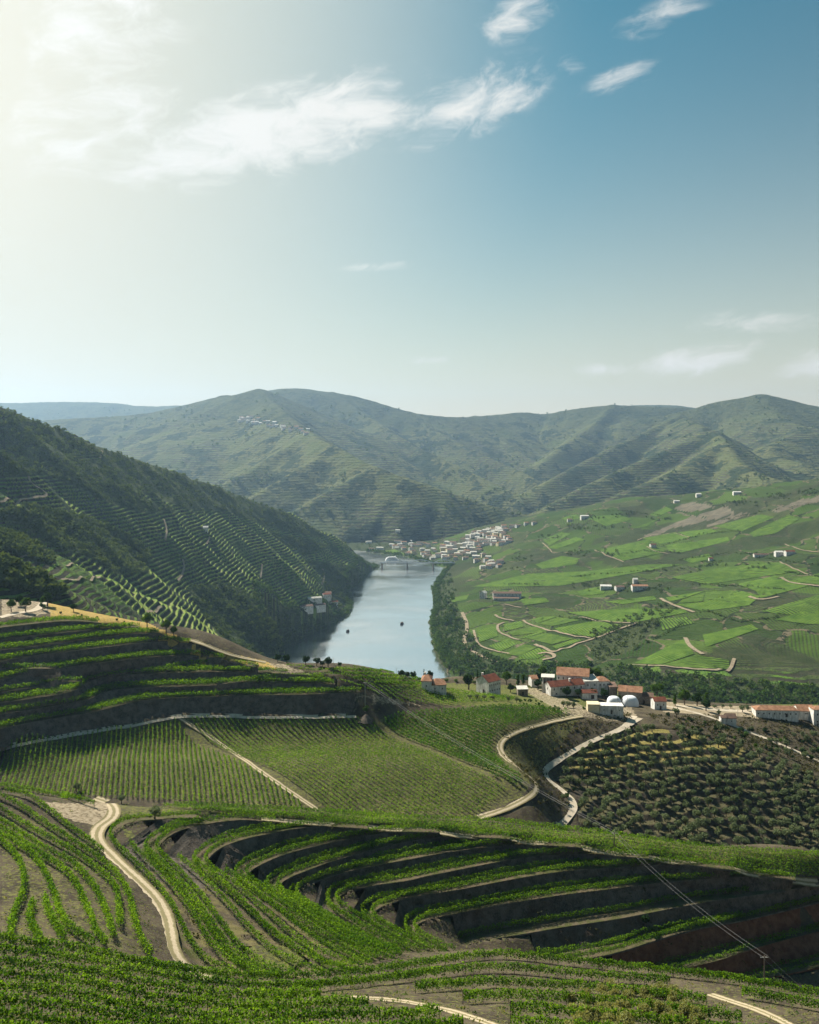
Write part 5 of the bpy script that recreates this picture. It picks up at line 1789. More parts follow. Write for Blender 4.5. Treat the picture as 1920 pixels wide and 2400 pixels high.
tufts(wp_[len(wp_) // 2:], .18, .5, 4, M_TREE, 'green_weeds', 'low green weeds between the near vine rows')
sx_ = rng.uniform(.09, .48, 9000); sy_ = rng.uniform(372, 560, 9000); sz_ = bil(sx_ * sy_, sy_)
su, sv = CX + F * sx_, V0 + (EYE - sz_) / sy_ * F
oks = (inpoly(su, sv, [(1060,1540),(1330,1500),(1330,1512),(1215,1572),(1150,1612),(1150,1640),(1195,1690),(1195,1715),(1120,1720),(1130,1660),(1060,1590)]) | inpoly(su, sv, [(1360,1505),(1480,1510),(1725,1600),(1725,1650),(1620,1592),(1420,1535)]) | inpoly(su, sv, [(1480,1505),(1725,1520),(1725,1590)]))
tufts(np.stack([sx_ * sy_, sy_, sz_], 1)[oks], .5, 1.5, 7, M_BUSHDRY, 'slope_scrub', 'low dark scrub on the bare slopes around the farm roads')

# ---------------------------------------------------------------- vineyard parcels and tracks across the river
C4 = lambda p: (862.5 + p[0] / 2, 1212.9 + p[1] / 2)
C2 = lambda p: (862.5 + p[0] / 2, 763.7 + p[1] / 2)


def parcel(poly, ang=None, step=3.2, tone=.5, lift=.9, ymin=1150):
    bm = bmesh.new()
    vs = [bm.verts.new((p[0], p[1], 0)) for p in poly]
    bm.faces.new(vs)
    bmesh.ops.triangulate(bm, faces=bm.faces[:])
    for _ in range(5):
        es = [e for e in bm.edges if e.calc_length() > 9]
        if not es:
            break
        bmesh.ops.subdivide_edges(bm, edges=es, cuts=1, use_grid_fill=True)
        bmesh.ops.triangulate(bm, faces=[f for f in bm.faces if len(f.verts) > 3])
    for v in bm.verts:
        q = cast(v.co.x, v.co.y, ymin=ymin, only='m')
        v.co = (q[0], q[1], q[2] + lift)
    me = bpy.data.meshes.new('vineyard_field'); bm.normal_update()
    if sum(f.normal.z for f in bm.faces) < 0:
        bmesh.ops.reverse_faces(bm, faces=bm.faces[:])
    for f in bm.faces:
        f.smooth = True
    bm.to_mesh(me); bm.free()
    me.materials.append(M_PARCEL)
    o = link('vineyard_field', me, kind='structure')
    o['row_angle'] = random.uniform(0, 3.14) if ang is None else ang
    o['row_step'] = float(step); o['row_tone'] = float(tone)
    return o


PAR4 = [
 ([(285,225),(365,208),(372,255),(295,280)], .2, .3), ([(395,205),(470,190),(480,215),(400,235)], .2, .3), ([(410,240),(540,210),(580,235),(440,252)], 1.0, .9),
 ([(335,295),(420,265),(450,290),(380,320)], .2, .3), ([(400,330),(480,290),(540,300),(460,340)], 1.0, .9), ([(455,340),(540,305),(590,320),(540,350),(470,352)], .2, .3),
 ([(510,185),(560,172),(620,172),(540,200)], .2, .3), ([(540,203),(625,175),(720,187),(600,212)], 1.0, .9), ([(610,222),(780,190),(900,210),(790,260),(640,240)], .2, .35),
 ([(490,262),(570,240),(690,265),(600,290)], 1.0, .9), ([(600,297),(690,268),(735,270),(620,308)], .2, .3), ([(465,262),(490,262),(565,238),(550,234)], .2, .3),
 ([(660,155),(900,140),(1160,140),(1170,155),(960,195),(830,195),(740,170)], .3, .3),
 ([(1080,92),(1250,62),(1345,58),(1240,66),(1140,100),(1095,108)], .3, .25), ([(1150,100),(1245,68),(1235,108),(1130,116)], 1.5, .95), ([(1248,68),(1390,62),(1350,100),(1238,108)], 1.5, .95),
 ([(1115,120),(1230,112),(1360,102),(1400,65),(1480,85),(1430,125),(1240,150)], .3, .25),
 ([(1380,35),(1540,0),(1690,40),(1480,95),(1460,65)], .4, .2), ([(1600,20),(1725,-10),(1800,-5),(1800,40),(1725,38)], .4, .25), ([(1235,250),(1440,205),(1470,225),(1250,300)], .4, .25),
 ([(945,370),(1160,265),(1200,330),(1060,375)], .4, .3), ([(1060,377),(1200,335),(1345,355),(1350,395),(1200,390)], 1.5, .9),
 ([(820,110),(1030,85),(1040,100),(900,120)], .3, .3), ([(700,65),(830,40),(820,75),(730,85)], .3, .3), ([(170,95),(250,80),(240,100),(180,112)], .9, .8), ([(470,100),(570,92),(590,110),(480,125)], .5, .4),
 ([(1040,180),(1180,175),(1200,200),(1060,230)], .0, .9), ([(1480,150),(1725,80),(1800,80),(1800,150),(1600,165)], .2, .95), ([(1540,185),(1725,130),(1800,130),(1800,200),(1680,205)], .4, .4),
]
for p_, a_, t_ in PAR4:
    parcel([C4(q) for q in p_], a_ + random.uniform(-.1, .1), 6.0 if t_ > .7 else 4.6, t_)
PAR2 = [
 ([(800,790),(1000,745),(1080,800),(900,835),(820,805)], .3), ([(260,945),(500,890),(740,880),(1000,850),(1150,850),(960,885),(640,940),(400,945)], .45), ([(1100,905),(1300,865),(1560,840),(1640,880),(1250,935)], .8),
 ([(980,740),(1120,715),(1180,740),(1060,765)], .35), ([(1080,770),(1340,735),(1350,750),(1150,800),(1090,795)], .2), ([(580,780),(700,735),(740,745),(620,785)], .2), ([(740,650),(880,640),(940,660),(830,690)], .25),
 ([(640,655),(700,640),(720,655),(660,668)], .25), ([(1150,830),(1260,805),(1280,825),(1190,845)], .25), ([(530,850),(640,815),(720,825),(700,850),(560,870)], .4), ([(1130,715),(1270,700),(1300,712),(1180,738)], .3),
 ([(940,700),(1040,660),(1060,650),(1000,690)], .3), ([(1280,690),(1480,640),(1540,650),(1400,712)], .9), ([(1430,720),(1600,640),(1640,660),(1540,720),(1450,735)], .85), ([(560,745),(640,715),(680,722),(590,770)], .5), ([(1010,640),(1080,608),(1110,620),(1040,650)], .35),
]
for p_, t_ in PAR2:
    parcel([C2(q) for q in p_], random.uniform(.1, .7), 6.5 if t_ > .7 else 5.0, t_)
for c, wd in [([(165,55),(180,110),(235,170),(245,230),(225,270),(250,310),(310,345),(370,365)], 9), ([(960,198),(800,257),(640,312),(600,325),(560,300),(430,260),(375,240),(368,208),(400,197)], 7),
              ([(478,187),(495,203),(560,222),(600,237),(760,265)], 6), ([(620,168),(740,180),(830,197),(955,200)], 7), ([(270,230),(285,290),(330,310),(420,330)], 6), ([(1050,75),(1058,102),(1120,127),(1200,155)], 8),
              ([(1162,262),(1180,300),(1235,332)], 9), ([(925,375),(1060,382),(1200,394),(1350,403),(1368,350)], 7), ([(1550,0),(1600,30),(1725,45),(1800,48)], 8), ([(1430,88),(1475,104),(1560,90)], 8), ([(1345,40),(1370,35),(1350,50)], 8),
              ([(360,165),(380,180),(440,190)], 7), ([(400,120),(440,130),(470,135)], 6), ([(540,330),(590,322),(620,345),(560,355)], 8)]:
    ribbon(castline([C4(q) for q in c], 1, ymin=1150, only='m'), wd * .72, M_MIDROAD, 'far_track', 1.5, False)
for c, wd in [([(960,750),(990,735),(1110,715),(1180,738)], 5), ([(1000,775),(1030,795),(1090,805)], 6), ([(780,790),(830,815),(880,830),(900,840)], 6), ([(1580,765),(1640,790),(1725,800)], 6), ([(1560,840),(1640,880),(1700,900)], 6), ([(560,760),(590,785),(600,800)], 5), ([(230,800),(260,830),(300,870)], 7)]:
    ribbon(castline([C2(q) for q in c], 1, ymin=1300, only='m'), wd * .7, M_MIDROAD, 'far_track', 1.5, False)
C1 = lambda p: (p[0] / 2, 763.7 + p[1] / 2)
for c, wd in [([(440,355),(430,380),(420,405)], 5), ([(120,480),(130,510),(190,545),(200,565),(100,580),(0,590)], 5), ([(690,660),(705,710),(695,750)], 5), ([(770,830),(780,870),(750,920)], 5), ([(1105,850),(1095,925)], 5), ([(1360,870),(1370,900),(1350,950)], 6),
              ([(190,790),(90,825)], 4), ([(320,845),(280,860)], 4), ([(435,900),(380,915),(220,920)], 4), ([(680,1030),(620,1055)], 5), ([(1350,755),(1345,790)], 4), ([(885,735),(870,765)], 4)]:
    ribbon(castline([C1(q) for q in c], 1, ymin=620, only='m'), wd * .6, M_MIDROAD, 'far_track', 1.2, False)


# ---------------------------------------------------------------- buildings
WIN = {}


def window_mesh(wd, h):
    k = (round(wd, 2), round(h, 2))
    if k not in WIN:
        mb = MB()
        mb.box(-wd / 2, wd / 2, -.05, .10, 0, h, 1)
        pn = MB(); pn.box(-wd / 2 + .12, wd / 2 - .12, -.08, .05, .12, h - .12, 0)
        WIN[k] = (mb.mesh('window', [M_GLASS, M_FRAME]), pn.mesh('pane', M_GLASS))
    return WIN[k]


def house(loc, yaw, L, W, h, rise, wall=None, roof=None, kind='gable', name='house', label=None, cat='house', group=None, wins=(), doors=(), chimneys=(), over=.35, drop=3.0, along='x'):
    wall = wall or M_WHITE; roof = roof or M_ORANGE
    e = empty(name, tuple(loc), yaw, label, cat, group)
    x, y = L / 2, W / 2
    mb = MB()
    if kind == 'gable':
        mb.add([(-x, -y, -drop), (x, -y, -drop), (x, y, -drop), (-x, y, -drop), (-x, -y, h), (x, -y, h), (x, y, h), (-x, y, h), (-x, 0, h + rise), (x, 0, h + rise)],
               [(0, 1, 5, 4), (2, 3, 7, 6), (1, 2, 6, 9, 5), (3, 0, 4, 8, 7), (4, 5, 9, 8), (6, 7, 8, 9)])
    elif kind == 'shed':
        mb.add([(-x, -y, -drop), (x, -y, -drop), (x, y, -drop), (-x, y, -drop), (-x, -y, h), (x, -y, h), (x, y, h + rise), (-x, y, h + rise)],
               [(0, 1, 5, 4), (2, 3, 7, 6), (1, 2, 6, 5), (3, 0, 4, 7), (4, 5, 6, 7)])
    else:
        mb.box(-x, x, -y, y, -drop, h)
    mb.build('wall', wall, e)
    rb = MB(); o = over; th = .22
    if kind == 'gable':
        s = rise / y
        for sg in (-1, 1):
            a = [(-x - o, sg * (y + o), h - s * o + .05), (x + o, sg * (y + o), h - s * o + .05), (x + o, 0, h + rise + .05), (-x - o, 0, h + rise + .05)]
            b = [(p[0], p[1], p[2] + th) for p in a]
            rb.add(a + b, [(0, 1, 2, 3), (4, 7, 6, 5), (0, 4, 5, 1), (1, 5, 6, 2), (3, 2, 6, 7), (0, 3, 7, 4)])
    elif kind == 'hip':
        k = min(x * .75, y)
        a = [(-x - o, -y - o, h), (x + o, -y - o, h), (x + o, y + o, h), (-x - o, y + o, h), (-x - o, -y - o, h + th), (x + o, -y - o, h + th), (x + o, y + o, h + th), (-x - o, y + o, h + th), (-x + k, 0, h + rise + th), (x - k, 0, h + rise + th)]
        rb.add(a, [(0, 3, 2, 1), (0, 1, 5, 4), (1, 2, 6, 5), (2, 3, 7, 6), (3, 0, 4, 7), (4, 5, 9, 8), (5, 6, 9), (6, 7, 8, 9), (7, 4, 8)])
    elif kind == 'shed':
        a = [(-x - o, -y - o, h - .1), (x + o, -y - o, h - .1), (x + o, y + o, h + rise + .1), (-x - o, y + o, h + rise + .1)]
        b = [(p[0], p[1], p[2] + th) for p in a]
        rb.add(a + b, [(0, 3, 2, 1), (4, 5, 6, 7), (0, 1, 5, 4), (1, 2, 6, 5), (2, 3, 7, 6), (3, 0, 4, 7)])
    else:
        rb.box(-x - .15, x + .15, -y - .15, y + .15, h, h + .3)
    r = rb.build('roof', roof, e)
    for cxp, cyp in chimneys:
        cb = MB(); zt = h + rise + .9
        cb.box(cxp - .45, cxp + .45, cyp - .45, cyp + .45, h, zt); cb.box(cxp - .6, cxp + .6, cyp - .6, cyp + .6, zt, zt + .25)
        cb.build('chimney', M_WHITE, r)
    for face, n, z0, wd, hh in wins:
        wm_, pm_ = window_mesh(wd, hh)
        for k in range(n):
            t = (k + .5) / n
            if face == 'f':
                lc = (-x + L * t, -y - .06, z0); rz = 0
            elif face == 'l':
                lc = (-x - .06, y - W * t, z0); rz = -math.pi / 2
            elif face == 'r':
                lc = (x + .06, -y + W * t, z0); rz = math.pi / 2
            wo_ = link('window', wm_, e); wo_.location = lc; wo_.rotation_euler = (0, 0, rz)
            link('pane', pm_, wo_)
    for face, t, wd, hh in doors:
        db = MB(); db.box(-wd / 2, wd / 2, -.10, .05, 0, hh)
        d_ = db.build('door', M_DOOR, e)
        d_.location = (-x + L * t, -y - .04, 0) if face == 'f' else (-x - .04, y - W * t, 0)
        d_.rotation_euler = (0, 0, 0 if face == 'f' else -math.pi / 2)
    return e


def ground(u, v, dx_=0, dy_=0, only='n', ymin=420):
    p = cast(u, v, ymin=ymin, only=only)
    return p


def between(a, b, W, only='n', ymin=420):
    """front wall line given by two picture points at its foot: centre, heading and length"""
    p, q = cast(*a, ymin=ymin, only=only), cast(*b, ymin=ymin, only=only)
    return p, q


def on_front(u0, v0, u1, yaw_deg, W):
    """house whose front-left foot is at (u0, v0) and whose front spans to picture column u1"""
    p = cast(u0, v0, ymin=420, only='n')
    yaw = R(yaw_deg); c, s = math.cos(yaw), math.sin(yaw)
    # length so that the right end projects to u1
    k = (u1 - CX) / F
    L = (k * p[1] - p[0]) / (c - k * s)
    ctr = np.array((p[0] + c * L / 2 - s * W / 2, p[1] + s * L / 2 + c * W / 2, p[2]))
    return ctr, yaw, L


# long white wing with the dark red roof
c_, y_, L_ = on_front(1160, 1466, 1231, 17, 9)
house(c_, y_, L_, 9, 5.6, 2.4, M_WHITE, M_REDROOF, label='long white two-storey wing with dark red roof and white chimney', name='farm_wing', cat='farm building', wins=[('f', 5, 3.3, 1.0, 1.5), ('f', 3, .7, .9, 1.0), ('l', 1, 3.0, 1.0, 1.4)], chimneys=[(L_ * .12, -1.5)])
# main house behind with the big orange roof
c_, y_, L_ = on_front(1172, 1452, 1240, -14, 13); c_[2] += .5
house(c_, y_, L_, 13, 9.0, 3.4, M_WHITE, M_ORANGE, label='big manor house with broad orange roof behind the red-roofed wing', name='manor_house', cat='house', wins=[('f', 7, 6.3, .9, 1.6)], chimneys=[])
# porch with columns
p = cast(1154, 1456, ymin=420, only='n')
e = empty('columned_porch', tuple(p), R(-10), 'white columned porch with flat pale roof beside the big orange roof', 'porch')
mb = MB(); mb.box(-3.6, 3.6, -3.5, 3.5, -3, 5.6); mb.build('base', M_WHITE, e)
for k in range(4):
    mb = MB(); mb.box(-.35, .35, -.35, .35, 5.6, 9.6); mb.box(-.5, .5, -.5, .5, 9.3, 9.6); cc = mb.build('column', M_WHITE, e); cc.location = (-3.1 + 6.2 * k / 3, -3.1, 0)
mb = MB(); mb.box(-3.3, -2.7, -2.4, 3.4, 5.6, 9.6); mb.box(2.7, 3.3, -2.4, 3.4, 5.6, 9.6); mb.box(-2.6, 2.6, 2.6, 3.3, 5.6, 9.6); mb.build('back_wall', M_WHITE, e)
mb = MB(); mb.box(-4.2, 4.2, -4.1, 4.1, 9.61, 10.1); mb.build('roof', M_GREYROOF, e)
c_, y_, L_ = on_front(1231, 1462, 1260, 6, 10)
house(c_, y_, L_, 10, 8.2, 1.4, M_WHITE, M_GREYROOF, 'shed', label='white house with pale flat roof between red wing and orange roof', name='house', wins=[('f', 2, 5.0, .9, 1.5), ('f', 2, 1.2, .8, 1.2)])
c_, y_, L_ = on_front(1260, 1464, 1284, 8, 9)
house(c_, y_, L_, 9, 8.6, 2.0, M_WHITE, M_ORANGE, 'hip', label='white block with orange roof and three dark windows at the right of the manor', name='house', wins=[('f', 3, 5.9, .9, 1.4)])
c_, y_, L_ = on_front(1226, 1472, 1258, 4, 6)
house(c_, y_, L_, 6, 3.6, 1.3, M_WHITE, M_REDROOF, label='low lean-to with dark red roof in front of the manor', name='lean_to', cat='outbuilding', doors=[('f', .7, 2.0, 2.4)])
c_, y_, L_ = on_front(1284, 1470, 1300, 0, 8)
house(c_, y_, L_, 8, 7.0, .8, M_STONE, M_BROWNROOF, 'shed', label='dark stone store wall between manor and barn', name='stone_store', cat='outbuilding')
c_, y_, L_ = on_front(1302, 1474, 1352, -16, 10)
house(c_, y_, L_, 10, 5.6, 2.4, M_STONE, M_ORANGE, label='stone barn with bright orange roof behind the white domed tents', name='barn', cat='barn', wins=[])
c_, y_, L_ = on_front(1350, 1481, 1376, -14, 7)
house(c_, y_, L_, 7, 4.4, 1.5, M_STONE, M_BROWNROOF, label='small brown stone house right of the barn', name='house', wins=[('f', 1, 1.8, .8, 1.0)], doors=[('f', .25, 1.0, 2.1)])
c_, y_, L_ = on_front(1379, 1494, 1404, 4, 7)
house(c_, y_, L_, 7, 4.8, 1.6, M_WHITE, M_REDROOF, label='white house with red roof at the start of the pale road', name='house', wins=[('f', 2, 2.2, .8, 1.1)], doors=[('f', .5, 1.0, 2.1)])
c_, y_, L_ = on_front(1264, 1503, 1313, -5, 6)
house(c_, y_, L_, 6, 4.3, .2, M_WHITE, M_WHITE, 'flat', label='long low flat-roofed white building above the dense vine field', name='white_store', cat='outbuilding', wins=[('f', 3, 1.8, .7, .8)], doors=[('f', .5, 1.0, 2.1)])
c_, y_, L_ = on_front(1238, 1498, 1263, -4, 6)
house(c_, y_, L_, 6, 3.7, .2, M_CREAM, M_CREAM, 'flat', label='low cream flat-roofed building left of the white store', name='cream_store', cat='outbuilding')
c_, y_, L_ = on_front(1027, 1462, 1052, 38, 9)
house(c_, y_, L_, 11, 7.2, 2.8, M_WHITE, M_REDROOF, label='white farmhouse with two rows of small windows and red roof', name='farmhouse', wins=[('f', 6, 4.6, .8, 1.3), ('f', 5, 1.4, .8, 1.2)], chimneys=[(-L_ * .3, 2.0)], doors=[('l', .6, 1.1, 2.2)])
c_, y_, L_ = on_front(1120, 1447, 1133, 10, 7)
house(c_, y_, L_, 7, 5.2, 1.5, M_WHITE, M_ORANGE, label='small white house with orange roof left of the porch', name='house', wins=[('f', 1, 2.4, .8, 1.1)])
c_, y_, L_ = on_front(908, 1457, 940, 6, 9)
house(c_, y_, L_, 9, 3.6, 2.4, M_WHITE, M_ORANGE, 'hip', label='low white cottage with orange hipped roof, right one of the pair', name='cottage', wins=[('f', 2, 1.2, .8, 1.0)])
c_, y_, L_ = on_front(888, 1450, 909, -4, 9)
house(c_, y_, L_, 10, 4.2, 2.4, M_WHITE, M_ORANGE, 'hip', label='low cottage with orange hipped roof, left one of the pair', name='cottage', wins=[('f', 1, 1.2, .8, 1.0)], chimneys=[(-1, 1)])
c_, y_, L_ = on_front(1091, 1464, 1112, 4, 5)
house(c_, y_, L_, 5, 3.6, .5, M_STONE, M_GREYROOF, 'shed', label='small stone shed in the yard beside the farmhouse', name='shed', cat='outbuilding', doors=[('f', .5, 1.2, 2.0)])
c_, y_, L_ = on_front(1592, 1509, 1682, -3, 8)
house(c_, y_, L_, 8, 4.0, 1.8, M_WHITE, M_ORANGE, 'hip', label='very long low white building with orange roof at the right edge', name='long_building', cat='farm building', wins=[('f', 8, 1.5, .9, 1.1)], doors=[('f', .72, 1.4, 2.3)])
c_, y_, L_ = on_front(1682, 1514, 1716, -3, 10)
house(c_, y_, L_, 10, 5.0, 2.6, M_WHITE, M_ORANGE, label='white house with orange gable adjoining the very long building', name='house', wins=[('f', 1, 3.0, 2.4, .9)])
c_, y_, L_ = on_front(1714, 1527, 1745, -3, 8)
house(c_, y_, L_, 8, 9.5, 1.0, M_WHITE, M_ORANGE, 'hip', label='tall white block cut by the right edge of the picture', name='house', wins=[('f', 2, 6.0, 1.0, 1.3), ('f', 2, 1.6, 1.0, 1.3)])
c_, y_, L_ = on_front(1531, 1525, 1551, -2, 5.5)
house(c_, y_, L_, 5.5, 3.6, 1.9, M_WHITE, M_BROWNROOF, label='small white hut with brown roof below the pale yard', name='hut', cat='hut', wins=[('f', 1, 1.4, .8, .9)])
c_, y_, L_ = on_front(1519, 1522, 1530, -2, 4)
house(c_, y_, L_, 4, 2.9, 1.0, M_WHITE, M_BROWNROOF, label='tiny annex beside the small white hut', name='annex', cat='hut')


def dome(u, v, wd, h, dp, yaw, label):
    p = cast(u, v, ymin=430, only='n')
    e = empty('white_dome_tent', tuple(p), yaw, label, 'tent')
    n, m = 22, 10; V = []; Fc = []
    for j in range(m + 1):
        a = math.pi / 2 * j / m
        for i in range(n):
            b = 2 * math.pi * i / n
            sx = math.copysign(abs(math.cos(b)) ** .75, math.cos(b)); sy = math.copysign(abs(math.sin(b)) ** .75, math.sin(b))
            k = math.cos(a) ** .6; rib = 1 + .018 * (i % 2)
            V.append((sx * wd / 2 * k * rib, sy * dp / 2 * k * rib, h * math.sin(a) ** .85))
    for j in range(m):
        for i in range(n):
            Fc.append((j * n + i, j * n + (i + 1) % n, (j + 1) * n + (i + 1) % n, (j + 1) * n + i))
    mb = MB(); mb.add(V, Fc); c = mb.build('cover', M_PLASTIC, e)
    for f in c.data.polygons:
        f.use_smooth = True
    ring = [(math.cos(t) * wd / 2 * 1.02, math.sin(t) * dp / 2 * 1.02, .12) for t in np.linspace(0, 2 * math.pi, 25)]
    mb = MB(); mb.tube(ring, .14, 5); mb.build('base_rail', M_STEEL, e)


dome(1293, 1484, 8.6, 5.2, 8, 0, 'smaller white domed tent beside the farm')
dome(1327, 1485, 10.2, 5.8, 9, 0, 'larger white domed tent beside the farm')

# white winery across the river
def mhouse(u, v, L, W, h, rise, yaw, wall, roof, label, kind='gable', name='house', cat='house', group=None, wins=(), drop=5, ymin=1100, **k):
    p = cast(u, v, ymin=ymin, only='m')
    return house(p, R(yaw), L, W, h, rise, wall, roof, kind, name, label, cat, group, wins, drop=drop, **k)


mhouse(1018, 1260, 13, 12, 13, 4, 55, M_WHITE, M_WHITE, 'tall white gabled winery building on the far river terrace', name='winery', cat='winery', wins=[('f', 3, 8, 1.5, 2.2), ('l', 2, 4, 1.5, 2)])
mhouse(1068, 1259, 62, 14, 11, 3.0, -2, M_WHITE, M_BROWNROOF, 'long white winery hall with brown roof across the river', name='winery_hall', cat='winery', wins=[('f', 8, 7, 2.2, 2.0)])
mhouse(1066, 1264, 56, 9, 5.0, 1.8, -2, M_WHITE, M_BROWNROOF, 'lower front shed of the long winery hall', 'shed', name='winery_shed', cat='winery', wins=[('f', 4, 1.5, 2.0, 2.0)])
for i, (u, v, L, W, h, yaw, roof, lb) in enumerate([
        (1347, 1240, 34, 16, 7, 0, M_ORANGE, 'long orange-roofed estate building amid the green fields'), (1305, 1241, 20, 12, 6, 10, M_BROWNROOF, 'brown-roofed estate house left of the long orange roof'),
        (1276, 1240, 24, 14, 7, -8, M_WHITE, 'white sheeted hall beside the brown-roofed estate house'), (1375, 1152, 16, 10, 7, 15, M_REDROOF, 'lone white house in the middle of the bright green fields'),
        (1663, 1168, 22, 12, 8, 5, M_REDROOF, 'white house with red roof far right among the terraces'), (1640, 1170, 18, 12, 9, 0, M_WHITE, 'white block left of the far right red-roofed house'), (1605, 1171, 40, 9, 4, 0, M_BROWNROOF, 'low white range in the distant right fields'),
        (1231, 1092, 26, 12, 9, 8, M_WHITE, 'white house on the crest of the green hill'), (1471, 1046, 16, 11, 9, 0, M_WHITE, 'white house on the ridge under the mountain'), (1552, 1040, 24, 12, 6, 0, M_WHITE, 'pale house right on the wooded ridge'), (1425, 1058, 18, 9, 5, 0, M_WHITE, 'small white house above the bare brown slope'),
        (1497, 1180, 10, 8, 5, 0, M_REDROOF, 'tiny white hut among dark shrubs in the fields'), (1338, 1228, 10, 8, 9, 0, M_WHITE, 'small white tower behind the estate house'), (1200, 1098, 16, 10, 7, 0, M_BROWNROOF, 'brown-roofed house on the hill crest left of the white one')]):
    mhouse(u, v, L, W, h, 2.6, yaw, M_WHITE, roof, lb, drop=6, ymin=1300, wins=[('f', 3, h * .5, 1.4, 1.6)] if h > 6 else ())
# quinta on the left shore
for u, v, L, W, h, yaw, roof, lb in [(645, 1284, 26, 12, 8, 28, M_BROWNROOF, 'white waterside house at the left of the riverside estate'), (668, 1281, 34, 11, 7, 28, M_BROWNROOF, 'long brown-roofed hall of the riverside estate'),
                               (662, 1266, 30, 10, 7, 24, M_GREYROOF, 'white terrace building above the riverside estate hall'), (688, 1262, 18, 14, 12, 20, M_REDROOF, 'tall white house with red roof on the left river bank'), (690, 1252, 16, 10, 5, 15, M_BROWNROOF, 'white house topmost of the riverside estate'), (705, 1272, 14, 9, 6, 10, M_REDROOF, 'small white house nearest the water at the riverside estate'),
                               (433, 1116, 9, 7, 5, 10, M_WHITE, 'tiny white hut high on the left terraces')]:
    mhouse(u, v, L, W, h, 2.4, yaw, M_WHITE, roof, lb, drop=8, ymin=1200, wins=[('f', 4, h * .5, 1.3, 1.5)] if h > 6 else ())

# village
VIL = lambda p: (754.7 + p[0] / 4.571, 1096.1 + p[1] / 4.571)
ZONES = [([(1000,190),(1110,130),(1260,90),(1400,70),(1440,100),(1400,150),(1480,180),(1480,215),(1380,240),(1200,250),(1060,240)], 56, 'upper village'),
         ([(300,225),(480,225),(660,235),(920,210),(1040,240),(1180,270),(1160,310),(1040,390),(760,385),(640,350),(480,340),(420,290),(300,260)], 66, 'lower village'),
         ([(1060,320),(1180,310),(1290,390),(1300,470),(1200,480),(1080,400)], 12, 'village end nearest the river'),
         ([(1300,420),(1400,410),(1410,450),(1310,465)], 3, 'last village houses before the fields'),
         ([(1470,60),(1520,55),(1700,20),(1725,30),(1500,80)], 4, 'houses strung along the hill road')]
rd = random.Random(5)
cntv = 0
for zi, (zone, n, zn) in enumerate(ZONES):
    zp = [VIL(q) for q in zone]; xs = [q[0] for q in zp]; ys = [q[1] for q in zp]; placed = []
    t = 0
    while len(placed) < n and t < 4000:
        t += 1
        u, v = rd.uniform(min(xs), max(xs)), rd.uniform(min(ys), max(ys))
        if not inpoly(np.array([u]), np.array([v]), zp)[0]:
            continue
        p = cast(u, v, ymin=2200, only='m')
        if p[2] < 1.5 or any(abs(p[0] - q[0]) < 14 and abs(p[1] - q[1]) < 20 for q in placed):
            continue
        placed.append(p)
    placed.sort(key=lambda q: q[0])
    for k, p in enumerate(placed):
        L, W, h = rd.uniform(13, 24), rd.uniform(9, 13), rd.choice([6, 7, 8, 10, 12])
        rf = rd.choice([M_ORANGE, M_BROWNROOF, M_BROWNROOF, M_GREYROOF, M_GREYROOF])
        house(p, R(rd.uniform(-30, 30)), L, W, h, rd.uniform(1.6, 2.6), M_WHITE if rd.random() < .85 else M_CREAM, rf, rd.choice(['gable', 'gable', 'hip']), 'village_house',
              f'pale house in the {zn}, {ordinal(k + 1)} from its left end', 'house', f'houses of the {zn}', drop=7,
              wins=[('f', 3, h * .55, 1.1, 1.4)])
for k, (px, py) in enumerate([(380,105),(290,205),(380,215),(480,205),(590,245),(130,282),(210,280),(100,220)]):
    u, v = VIL((px, py))
    p = cast(u, v, ymin=2700)
    house(p, R(rd.uniform(-20, 20)), rd.uniform(14, 30), 9, rd.choice([5, 6, 8]), 2, M_WHITE, rd.choice([M_GREYROOF, M_BROWNROOF]), 'gable', 'village_house',
          f'small pale house at the foot of the shaded mountain, {ordinal(k + 1)} of them', 'house', 'houses at the mountain foot', drop=9)
for k in range(34):
    u = 505 + 2.6 * k + random.uniform(-8, 8) if k < 18 else 560 + 6 * (k - 18) + random.uniform(-6, 6)
    v = 880 + (u - 505) * .18 + random.uniform(-5, 8) if k < 18 else 890 + (u - 560) * .22 + random.uniform(-5, 7)
    p = cast(u, v, ymin=3600, only='f')
    house(p, R(rd.uniform(-30, 30)), rd.uniform(14, 26), 12, rd.choice([8, 9, 11]), 3, M_WHITE, rd.choice([M_ORANGE, M_BROWNROOF, M_WHITE]), 'gable', 'hill_house', f'tiny pale house of the hamlet high on the hazy mountain, {ordinal(k + 1)} from its left end', 'house', 'hamlet on the mountain', drop=14)

# ---------------------------------------------------------------- bridge, ship, boats
BY = 2694.0
e = empty('river_bridge', (-92, BY, 0), 0, 'grey steel arch bridge crossing the river before the village', 'bridge')
bx0, bx1 = 0.0, 232.0; dz0 = 18.5
mb = MB(); mb.box(bx0, bx1, -4, 4, dz0 - 1.0, dz0); mb.build('deck', M_STEEL, e)
for sy in (-4.1, 4.0):
    mb = MB(); mb.box(bx0, bx1, sy, sy + .12, dz0, dz0 + 1.3); mb.build('parapet', M_STEEL, e)
spans = [(10, 84), (86, 164), (166, 226)]
for a, b in spans:
    for sy in (-3.6, 3.6):
        mb = MB(); arc = [(a + (b - a) * t, sy, dz0 + .5 + 9.0 * math.sin(math.pi * t)) for t in np.linspace(0, 1, 17)]
        mb.tube(arc, .8, 5)
        for q in arc[1:-1:2]:
            mb.tube([(q[0], q[1], dz0), q], .2, 4)
        mb.build('arch', M_STEEL, e)
